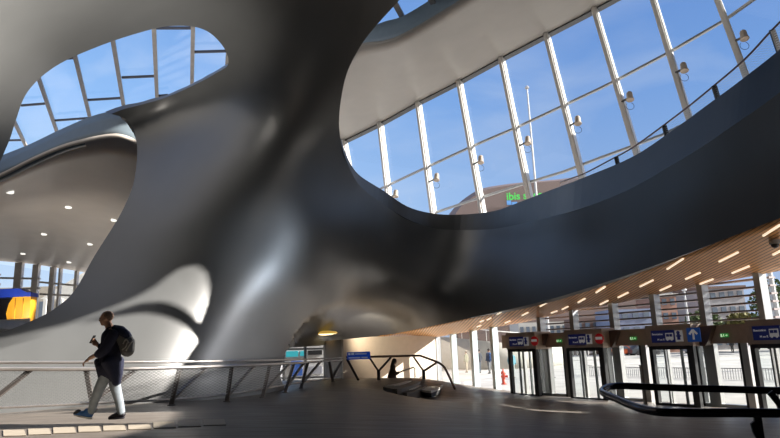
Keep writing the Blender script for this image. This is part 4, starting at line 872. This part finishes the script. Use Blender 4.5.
# --- generic standing person, distant
def standing(loc, H, face, jacket, trousers, hair, lab, arms=0.06, stride=.1, bag=None, vox=.03):
    loc = Vector(loc); k = H / 1.76; f = Vector(face).normalized(); s = f.cross(Vector((0, 0, 1)))
    def P(a, b, z): return loc + f * (a * k) + s * (b * k) + Vector((0, 0, z * k))
    root = empty('person', loc); tag(root, lab, 'person')
    bl = Blob(); head(bl, P(.02, 0, 1.64), f, k); bl.chain([(P(0, 0, 1.56), .055 * k), (P(-.01, 0, 1.44), .06 * k)])
    bl.chain([(P(0, 0, 1.38), .11 * k), (P(0, 0, 1.1), .10 * k), (P(0, 0, .95), .12 * k)], (s, 1.4))
    for g in (-1, 1):
        bl.chain([(P(0, .19 * g, 1.40), .05 * k), (P(-.03, .25 * g, 1.13), .042 * k), (P(arms, .25 * g, .90), .03 * k)]); hand(bl, P(arms, .25 * g, .89), (.2 * f.x, .2 * f.y, -1), s * -g, k * 1.05, .4)
        bl.chain([(P(0, .09 * g, .92), .085 * k), (P(stride * .4 * g + .02, .1 * g, .50), .058 * k), (P(stride * g, .1 * g, .09), .042 * k), (P(stride * g + .12, .11 * g, .04), .035 * k)])
    bl.build('body', SKIN, root, vox * .6, 2)
    bl = Blob(); bl.chain([(P(0, 0, 1.42), .12 * k), (P(0, 0, 1.1), .13 * k), (P(0, 0, .90), .135 * k)], (s, 1.45))
    for g in (-1, 1): bl.chain([(P(0, .18 * g, 1.41), .075 * k), (P(-.03, .25 * g, 1.13), .062 * k), (P(arms * .9, .25 * g, .93), .05 * k)])
    bl.build('jacket', jacket, root, vox, 2)
    bl = Blob()
    for g in (-1, 1): bl.chain([(P(0, .085 * g, .93), .105 * k), (P(stride * .4 * g + .02, .1 * g, .50), .078 * k), (P(stride * g, .1 * g, .10), .065 * k)])
    bl.build('trousers', trousers, root, vox, 2)
    bl = Blob()
    for g in (-1, 1): bl.cap(P(stride * g - .05, .1 * g, .045), .045 * k, P(stride * g + .16, .115 * g, .035), .038 * k)
    bl.build('shoes', SHD, root, vox * .6, 1)
    bl = Blob(); bl.ell(P(-.02, 0, 1.70), (.105 * k, .105 * k, .095 * k)); bl.build('hair', hair, root, vox * .6, 1)
    if bag:
        bl = Blob(); bl.chain([(P(-.2, 0, 1.36), .13 * k), (P(-.2, 0, 1.05), .13 * k)], (s, 1.25)); bl.build('backpack', bag, root, vox, 2)
    return root
def cm(n, c): return mat('cloth_' + n, c, rough=.85, var=.15, scale=15)
HD = mat('dark_hair', (.03, .022, .018), rough=.7)
def gpt(px, py, z=-1.3): return PZ(px, py, z)
standing(gpt(467, 372.5), 1.72, (-.6, .6, 0), cm('olive', (.13, .15, .10)), cm('khaki', (.22, .20, .15)), HD, 'Person in an olive jacket standing outside, leftmost behind the glass', vox=.04)
standing(gpt(480, 373), 1.85, (-.5, .8, 0), cm('charcoal', (.03, .035, .045)), cm('slate', (.06, .08, .10)), HD, 'Person in a dark jacket outside behind the glass, middle of three', vox=.04)
standing(gpt(490, 373.5), 1.88, (-.5, .8, 0), cm('navy', (.03, .05, .10)), cm('grey', (.12, .13, .14)), HD, 'Person with a blue backpack outside behind the glass, rightmost of three', bag=cm('blue_bag', (.05, .12, .30)), vox=.04)
standing(gpt(513, 378), 1.75, (.2, -1, 0), cm('teal', (.10, .28, .36)), cm('pale', (.35, .38, .38)), HD, 'Person in a teal top standing outside behind the leftmost doorway', vox=.04)
standing(gpt(551, 378), 1.75, (.9, -.3, 0), cm('dark_blue', (.05, .07, .14)), cm('black', (.03, .03, .03)), HD, 'Person in dark blue seen through the glass right of the leftmost doorway', vox=.04)
standing(gpt(733, 353), 1.8, (.3, 1, 0), cm('black_coat', (.02, .02, .025)), cm('black', (.03, .03, .03)), HD, 'Distant person in black on the far side of the plaza at right', vox=.05)
# --- seated woman on the crest of the mound
Yw = 28.2; wz = FZ(PY(393, 377, Yw).x, Yw)
def wp(px, py, off=0.0): return PY(px, py, Yw + off)
wo = empty('person', (wp(393, 378).x, Yw, wz)); tag(wo, 'Seated woman with dark hair and a brown coat looking at her phone on the mound', 'person')
COAT = cm('brown_coat', (.10, .06, .04))
bl = Blob(); hc = wp(394.8, 361.3); head(bl, hc, (1, -.1, 0), .98); bl.chain([(hc + Vector((-.02, 0, -.07)), .055), (wp(393.5, 366), .06)])
bl.chain([(wp(393, 369), .11), (wp(392, 375), .12)], ((0, 1, 0), 1.3)); bl.chain([(wp(393, 368, -.17), .05), (wp(395, 374, -.2), .042), (wp(400, 371.8, -.12), .028)]); hand(bl, wp(400, 371.8, -.12), (1, .2, .2), (0, .5, 1), 1, .6)
bl.chain([(wp(393, 368, .17), .05), (wp(396, 374, .2), .042), (wp(400, 372.3, .1), .028)]); hand(bl, wp(400, 372.3, .1), (1, -.2, .2), (0, -.5, 1), 1, .6)
for g in (-.1, .1): bl.chain([(Vector((wp(392, 377).x, Yw + g, wz + .12)), .09), (Vector((wp(392, 377).x + .12, Yw + .40 + g * .3, wz + .10)), .06), (Vector((wp(392, 377).x + .16, Yw + .62 + g * .3, wz - .30)), .045)])
bl.build('body', SKIN, wo, .016, 2)
bl = Blob(); bl.chain([(wp(393.3, 367.2), .11), (wp(392.6, 371), .15), (wp(391.5, 377), .19)], ((0, 1, 0), 1.35)); bl.chain([(wp(393, 368, -.17), .08), (wp(395, 374, -.2), .07), (wp(398.5, 372.3, -.13), .05)]); bl.chain([(wp(393, 368, .17), .08), (wp(396, 374, .2), .07), (wp(399, 372.6, .1), .05)]); bl.build('coat', COAT, wo, .02, 3)
bl = Blob()
for g in (-.1, .1): bl.chain([(Vector((wp(392, 377).x, Yw + g, wz + .13)), .11), (Vector((wp(392, 377).x + .12, Yw + .40 + g * .3, wz + .10)), .08), (Vector((wp(392, 377).x + .16, Yw + .62 + g * .3, wz - .26)), .06)])
bl.build('trousers', cm('black', (.03, .03, .03)), wo, .02, 2)
bl = Blob(); bl.ell(hc + Vector((-.025, 0, .03)), (.11, .10, .11)); bl.chain([(hc + Vector((-.06, 0, 0)), .085), (wp(392, 366.5), .08), (wp(391.3, 369.5), .06)], ((0, 1, 0), 1.2)); bl.build('hair', HD, wo, .016, 2)
p2_ = empty('smartphone', wp(402.3, 371)); tag(p2_, 'Smartphone held by the seated woman', 'phone'); bm = BM(); box(bm, wp(402.4, 370.9), (.015, .075, .15), Matrix.Rotation(.6, 3, 'Y')); obj('case', bm, mat('phone_red', (.20, .03, .03), rough=.3), p2_)
# ------------------------------------------------------------------ outside
RW = mat('pale_ramp_wall', (0.446, 0.434, 0.397), rough=.8, var=.05)
def post_line(): pass
# curved pale ramp wall behind the people at left, with rail on top
rw = empty('ramp_wall', gpt(470, 362)); tag(rw, 'Pale curved ramp wall outside behind the three people at the glass', 'wall')
L1 = [(425, 62), (445, 60), (475, 56), (505, 55), (535, 56), (565, 60)]
def gx(px, Y, z): r = ray(px, 345); p = CAM + r * (Y / r.y); return Vector((p.x, Y, z))
bm = BM(); tops = [336, 337, 340, 343, 345, 347]
A = [PY(px, t, Y) for (px, Y), t in zip(L1, tops)]; B = [Vector((a.x, a.y, -1.35)) for a in A]
Ad = [Vector(p) for p in crom([tuple(a) for a in A], 5)]; Bd = [Vector((a.x, a.y, -1.35)) for a in Ad]
grid_surface('wall', Ad, Bd, 2, RW, rw, thick=.4, thick_dir=(.2, 1, 0))
bm = BM(); tube(bm, [a + Vector((0, .2, 1.0)) for a in Ad], .05, 6); obj('handrail', bm, WM, rw)
for a in Ad[::2]:
    bm = BM(); bar(bm, a + Vector((0, .2, 0)), a + Vector((0, .2, 1.0)), .05); obj('post', bm, WM, rw)
# plaza strips of sunlit paving and kerb lines
KM = mat('pale_kerb', (0.527, 0.515, 0.496), rough=.7); AS = mat('grey_asphalt', (0.205, 0.205, 0.223), rough=.85, var=.1)
for x0, y0, x1, y1, w, mm, nm, lab in ((520, 362, 800, 354, 1.2, KM, 'kerb', 'Long pale kerb across the plaza beyond the doors'), (590, 366, 790, 356, .7, KM, 'kerb', 'Thin oblique pale line in the plaza paving, nearer the doors'), (520, 358, 800, 350, 7, AS, 'road', 'Grey road beyond the plaza kerb')):
    a, b_ = gpt(x0, y0), gpt(x1, y1); bm = BM(); h_ = .1 if mm is KM else .02; bar(bm, a, b_, w, h_, up=(0, 0, 1)); o = obj(nm, bm, mm)
    if nm == 'road': tag(o, kind='structure')
    else: tag(o, lab, 'kerb')
# low fence outside the doors
fe = empty('fence', gpt(700, 376)); tag(fe, 'Low grey bar fence standing outside the doors on the plaza', 'fence')
FG = mat('fence_grey', (.40, .39, .40), rough=.5, metal=.3)
a, b_ = gpt(590, 376), gpt(800, 381); n = 90
for i in range(n + 1):
    p = a.lerp(b_, i / n); bm = BM(); bar(bm, p, p + Vector((0, 0, .55)), .03); obj('bar', bm, FG, fe)
bm = BM(); bar(bm, a + Vector((0, 0, .57)), b_ + Vector((0, 0, .57)), .05); obj('top_rail', bm, FG, fe)
# red hydrant
hy = empty('hydrant', gpt(504, 384.5)); tag(hy, 'Red hydrant standing outside the glass left of the first doorway', 'hydrant'); c = gpt(504, 384.5); RED = mat('hydrant_red', (.62, .06, .03), rough=.4)
bm = BM(); lathe(bm, [(.16, 0), (.16, .06), (.10, .08), (.10, .55), (.14, .58), (.14, .64), (.11, .72), (.04, .80), (.04, .86), (0, .87)], c, 16); obj('barrel', bm, RED, hy, True)
for g in (-1, 1):
    bm = BM(); lathe(bm, [(.06, .08), (.06, .2), (.075, .2), (.075, .25)], c + Vector((0, 0, .45)), 12, (g, -.2, 0)); obj('outlet', bm, RED, hy)
# far buildings
def building(nm, px0, px1, pyt, Y, depth, mm, lab, wins=None, floors=0, wm=None, roof=None, cat='building'):
    a, b_ = gx(px0, Y, 0), gx(px1, Y, 0); zt = PY((px0 + px1) / 2, pyt, Y).z; root = empty(nm, (a.x, Y, -1.35)); tag(root, lab, cat)
    bm = BM(); box(bm, ((a.x + b_.x) / 2, Y + depth / 2, (zt - 1.35) / 2), (b_.x - a.x, depth, zt + 1.35)); obj('wall', bm, mm, root)
    if wins:
        for r in range(floors):
            z0 = -1.35 + (zt + 1.35) * (r + .35) / floors
            for c in range(wins):
                x = a.x + (b_.x - a.x) * (c + .5) / wins; bm = BM(); box(bm, (x, Y - .05, z0 + .5), ((b_.x - a.x) / wins * .55, .15, (zt + 1.35) / floors * .45)); obj('window', bm, wm or DGL, root)
    if roof:
        bm = BM(); box(bm, ((a.x + b_.x) / 2, Y + depth / 2, zt + .15), (b_.x - a.x + .6, depth + .6, .4)); obj('roof', bm, roof, root)
    return root
DGL = mat('dark_window', (.10, .13, .18), rough=.15); 
BLW = mat('blue_grey_wall', (0.161, 0.198, 0.31), rough=.7); BRK = mat('pink_brick', (0.322, 0.186, 0.149), rough=.8); WHW = mat('white_render', (0.459, 0.453, 0.446), rough=.8); GRW = mat('grey_render', (0.279, 0.279, 0.31), rough=.8); DKW = mat('dark_brick', (0.124, 0.081, 0.074), rough=.8)
building('building', 612, 655, 309, 88, 6, BLW, 'Blue grey block beyond the plaza, behind the second exit sign', 4, 3)
building('building', 657, 682, 296, 92, 6, BRK, 'Pink brick building beyond the third doorway', 3, 4, roof=WHW)
building('building', 684, 700, 290, 106, 6, WHW, 'Narrow white building right of the pink brick one', 2, 4)
building('building', 706, 752, 288, 96, 8, GRW, 'Grey building with dark windows beyond the right glass bay', 5, 4, roof=DKW)
building('building', 520, 575, 322, 104, 8, WHW, 'Long white building far behind the first doorways', 9, 2)
building('building', 577, 610, 318, 95, 6, DKW, 'Dark brick building behind the second doorway', 4, 2)
building('building', 796, 860, 292, 98, 8, WHW, 'White building at the right edge beyond the trees', 5, 3)
# hotel with rounded brown shell
HB_ = mat('hotel_brown', (0.143, 0.105, 0.102), rough=.6, var=.06); ho = empty('hotel_building', gx(510, 95, -1.35)); tag(ho, 'Rounded brown hotel building with green lettering seen through the high window', 'building')
prof = [(452, 226), (456, 213), (466, 202), (484, 190.5), (505, 186), (530, 183), (560, 180.5), (587, 177.5), (612, 177), (640, 180), (668, 188), (690, 205), (700, 226)]
Yh = 122; top = [PY(a, b, Yh) for a, b in c2(prof, 4)]; bm = BM(); zl = 0
base = [Vector((top[-1].x, Yh, -1.35)), Vector((top[0].x, Yh, -1.35))]; rows = []
for k, (dy, sc_) in enumerate(((0, 1.0), (3, 1.03), (8, 1.04), (14, 1.0), (18, .93))):
    c = sum(top, Vector()) / len(top); rows.append([bm.verts.new(Vector((c.x + (p.x - c.x) * sc_, Yh + dy, -1.35 + (p.z + 1.35) * sc_))) for p in top + base])
n = len(rows[0])
for r1, r2 in zip(rows, rows[1:]):
    for i in range(n): bm.faces.new((r1[i], r1[(i + 1) % n], r2[(i + 1) % n], r2[i]))
bm.faces.new(rows[0]); bm.faces.new(rows[-1][::-1]); obj('wall', bm, HB_, ho)
IG = mat('hotel_green', (.05, .55, .08), emis=.08, ecol=(.1, .9, .15), var=0)
o = PY(506.5, 200, Yh - .5); txt('ibis styles', 2.2, o, Vector((1, 0, .03)).normalized(), IG, ho, bold=True)
BSG = mat('hotel_blue', (.10, .30, .70), rough=.4)
for x0, x1, y0, y1 in ((507, 511, 200.5, 205), (512, 517, 202, 206), (517.5, 523, 203, 206)):
    bm = BM(); a, b_ = PY(x0, y1, Yh - .4), PY(x1, y0, Yh - .4); box(bm, ((a.x + b_.x) / 2, Yh - .4, (a.z + b_.z) / 2), (b_.x - a.x, .3, b_.z - a.z)); obj('panel', bm, BSG, ho)
# lamp mast and plaza posts
def mast(px, pyt, pyb, Y, r, lab, mm):
    t = PY(px, pyt, Y); o = empty('lamp_mast', (t.x, Y, -1.35)); tag(o, lab, 'mast'); bm = BM(); tube(bm, [(t.x, Y, -1.35), (t.x, Y, (t.z - 1.35) / 2), (t.x, Y, t.z)], [r, r * .8, r * .5], 10); obj('pole', bm, mm, o)
    bm = BM(); lathe(bm, [(r, -.1), (r * 1.6, 0), (r * .6, .25), (.01, .3)], (t.x, Y, t.z), 10); obj('tip', bm, mm, o)
    bm = BM(); lathe(bm, [(r * 2.2, 0), (r * 2.2, .1), (r * 1.2, .3)], (t.x, Y, -1.35), 10); obj('base', bm, mm, o)
PM = mat('mast_grey', (.45, .46, .48), rough=.4, metal=.5)
mast(527, 88, 0, 60, .16, 'Tall thin grey mast seen through the high window', PM)
mast(769, 268, 0, 40, .30, 'Thick grey mast on the plaza near the right picture edge', PM)
mast(684, 290, 0, 55, .15, 'Slim grey mast on the plaza beyond the third doorway', PM)
# cars and trees on the far side
def car(px, py, Y, mm, lab, L=4.2):
    p = gpt(px, py); Y = p.y; z = -1.3; c = p; root = empty('car', c); tag(root, lab, 'car')
    bm = BM(); pr = [(-L / 2, .25), (L / 2, .25), (L / 2, .7), (L / 2 - .7, .85), (L / 2 - 1.3, 1.35), (-L / 2 + .9, 1.38), (-L / 2 + .2, .9), (-L / 2, .75)]
    prism(bm, [c + Vector((x, -.85, z_)) for x, z_ in pr], (0, 1.7, 0)); obj('body', bm, mm, root)
    bm = BM(); prism(bm, [c + Vector((x, -.87, z_)) for x, z_ in ((L / 2 - .95, .88), (L / 2 - 1.4, 1.28), (-L / 2 + 1.0, 1.3), (-L / 2 + .5, .9))], (0, 1.74, 0)); obj('window', bm, DGL, root)
    for x in (-L / 2 + .8, L / 2 - .8):
        for y in (-.8, .8): bm = BM(); lathe(bm, [(.31, -.1), (.31, .1)], c + Vector((x, y, .31)), 16, (0, 1, 0)); obj('wheel', bm, SHD, root)
car(620, 355.5, 0, mat('car_orange', (.55, .12, .05), rough=.3), 'Red car parked beyond the plaza, behind the second doorway'); car(646, 355, 0, mat('car_dark', (.05, .06, .08), rough=.3), 'Dark car parked beside the red car'); car(700, 353, 0, mat('car_grey', (.35, .36, .38), rough=.3), 'Grey car beyond the third doorway'); car(764, 349.5, 0, mat('car_white', (0.465, 0.465, 0.465), rough=.3), 'White car at the far right beyond the plaza')
# row of leaning white seats / bike shelters behind doorway 2
for i in range(6):
    p = gpt(537 + i * 11, 356); o = empty('bicycle_stand', p); tag(o, 'White bicycle stand hoop in the row behind the first doorways', 'bicycle stand', 'white bicycle stands outside')
    bm = BM(); tube(bm, crom([p + Vector((-.5, 0, 0)), p + Vector((-.45, 0, 1.0)), p + Vector((0, .1, 1.45)), p + Vector((.45, 0, 1.0)), p + Vector((.5, 0, 0))], 5), .09, 8); obj('hoop', bm, KM, o, True)
    bm = BM(); bar(bm, p + Vector((-.5, 0, .5)), p + Vector((.5, 0, .5)), .06, .3); obj('panel', bm, GRW, o)
LEAF = mat('tree_leaves', (0.062, 0.093, 0.028), rough=.8, var=.5, scale=1.5); LEAF2 = mat('autumn_leaves', (0.136, 0.124, 0.037), rough=.8, var=.5, scale=1.5); TRK = mat('tree_trunk', (.10, .08, .06), rough=.9)
def tree(px, Y, h, w, mm, lab, seed):
    rg = random.Random(seed); c = gx(px, Y, -1.35); root = empty('tree', c); tag(root, lab, 'tree')
    bm = BM(); tube(bm, [c, c + Vector((.1, 0, h * .3)), c + Vector((0, .1, h * .7))], [.22, .17, .06], 8)
    obj('trunk', bm, TRK, root, True); bm = BM()
    for i in range(1500):
        u = Vector((rg.gauss(0, 1), rg.gauss(0, 1), rg.gauss(0, 1))); u.normalize(); u *= rg.random() ** .4
        p = c + Vector((u.x * w, u.y * w, h * .62 + u.z * h * .38)); a = Vector((rg.uniform(-1, 1), rg.uniform(-1, 1), rg.uniform(-1, 1))).normalized() * .28; b_ = a.cross(Vector((rg.uniform(-1, 1), rg.uniform(-1, 1), rg.uniform(-1, 1)))).normalized() * .18
        bm.faces.new([bm.verts.new(q) for q in (p - a, p + b_, p + a, p - b_)])
    obj('foliage', bm, mm, root)
tree(706, 88, 6, 2.6, LEAF, 'Green tree beyond the plaza behind the right glass bay', 1); tree(745, 87, 5.6, 2.4, LEAF2, 'Small yellowish tree right of the green one', 2); tree(780, 74, 9, 2.6, LEAF, 'Taller tree at the right picture edge', 3); tree(815, 80, 8, 3, LEAF2, 'Yellowish tree at the far right beyond the picture edge', 4)
# white tent like canopy and building outside the left gallery
cn = empty('canopy', (PY(65, 300, 56).x, 56, 2.4)); tag(cn, 'White sloping canopy seen through the gallery glazing left of the column', 'canopy')
bm = BM(); prism(bm, [PY(*q, 56) for q in ((40, 299), (66, 283), (86, 271), (112, 277), (112, 299))], (0, 8, .5)); obj('roof', bm, WM, cn)
for px in (46, 62):
    bm = BM(); p = PY(px, 299, 56); bar(bm, p, (p.x, 56, 0), .3); obj('post', bm, WM, cn)
bd = building('building', -60, 60, 288, 75, 10, mat('gallery_far_wall', (0.384, 0.347, 0.298), rough=.8), 'Beige building band beyond the gallery glazing at far left', 14, 2)
# ------------------------------------------------------------------ sky and sun
sl = bpy.data.lights.new('sun', 'SUN'); sl.energy = SUN_E; sl.angle = math.radians(.55); sl.color = (1, .94, .86)
so = bpy.data.objects.new('sun', sl); COL.objects.link(so); so.rotation_euler = SUN.to_track_quat('Z', 'Y').to_euler(); so.location = (30, -10, 30)
w = bpy.data.worlds.new('sky'); SC.world = w; w.use_nodes = True; nt = w.node_tree; bg = nt.nodes['Background']
tc = nt.nodes.new('ShaderNodeTexCoord'); sx = nt.nodes.new('ShaderNodeSeparateXYZ'); nt.links.new(tc.outputs['Generated'], sx.inputs[0])
cr = nt.nodes.new('ShaderNodeValToRGB'); e = cr.color_ramp; nt.links.new(sx.outputs['Z'], cr.inputs[0])
e.elements[0].position = 0.0; e.elements[0].color = (.70, .80, .92, 1); e.elements[1].position = 1; e.elements[1].color = (.06, .16, .42, 1)
for p, c in ((.22, (.42, .61, .88, 1)), (.38, (.27, .48, .84, 1)), (.55, (.19, .37, .74, 1))):
    q = e.elements.new(p); q.color = c
mp = nt.nodes.new('ShaderNodeMapping'); mp.inputs['Rotation'].default_value = (.3, .5, .6); mp.inputs['Scale'].default_value = (1.2, 4.5, 5)
nz = nt.nodes.new('ShaderNodeTexNoise'); nz.inputs['Scale'].default_value = 1.7; nz.inputs['Detail'].default_value = 9; nz.inputs['Distortion'].default_value = .6
nt.links.new(tc.outputs['Generated'], mp.inputs[0]); nt.links.new(mp.outputs[0], nz.inputs[0])
mr = nt.nodes.new('ShaderNodeMapRange'); mr.inputs[1].default_value = .48; mr.inputs[2].default_value = .85; mr.inputs[4].default_value = .55; nt.links.new(nz.outputs['Fac'], mr.inputs[0])
mx = nt.nodes.new('ShaderNodeMix'); mx.data_type = 'RGBA'; mx.inputs[7].default_value = (.75, .82, .92, 1)
nt.links.new(mr.outputs[0], mx.inputs[0]); nt.links.new(cr.outputs[0], mx.inputs[6]); nt.links.new(mx.outputs[2], bg.inputs[0]); bg.inputs[1].default_value = 1.0
mg = nt.nodes.new('ShaderNodeMapRange'); mg.inputs[1].default_value = -.45; mg.inputs[2].default_value = .3; mg.inputs[3].default_value = 0; mg.inputs[4].default_value = 1; nt.links.new(sx.outputs['X'], mg.inputs[0])
ml2 = nt.nodes.new('ShaderNodeMix'); ml2.data_type = 'RGBA'; ml2.blend_type = 'MULTIPLY'; ml2.inputs[7].default_value = (.62, .66, .76, 1)
nt.links.new(mg.outputs[0], ml2.inputs[0]); nt.links.new(mx.outputs[2], ml2.inputs[6]); mx = ml2
# warm white added to the unseen sky behind the viewer for neutral fill
mc = nt.nodes.new('ShaderNodeMapRange'); mc.inputs[1].default_value = .05; mc.inputs[2].default_value = -.35; nt.links.new(sx.outputs['Y'], mc.inputs[0])
m2 = nt.nodes.new('ShaderNodeMix'); m2.data_type = 'RGBA'; m2.inputs[7].default_value = (.95, .88, .80, 1)
nt.links.new(mc.outputs[0], m2.inputs[0]); nt.links.new(mx.outputs[2], m2.inputs[6]); nt.links.new(m2.outputs[2], bg.inputs[0])
SC.view_settings.view_transform = 'Standard'; SC.view_settings.look = 'None'; SC.view_settings.exposure = 0.25; SC.view_settings.gamma = 1
SC.cycles.use_denoising = True; SC.cycles.max_bounces = 10; SC.cycles.diffuse_bounces = 6; SC.cycles.transparent_max_bounces = 24; SC.cycles.caustics_reflective = False
SC.cycles.sample_clamp_indirect = 6
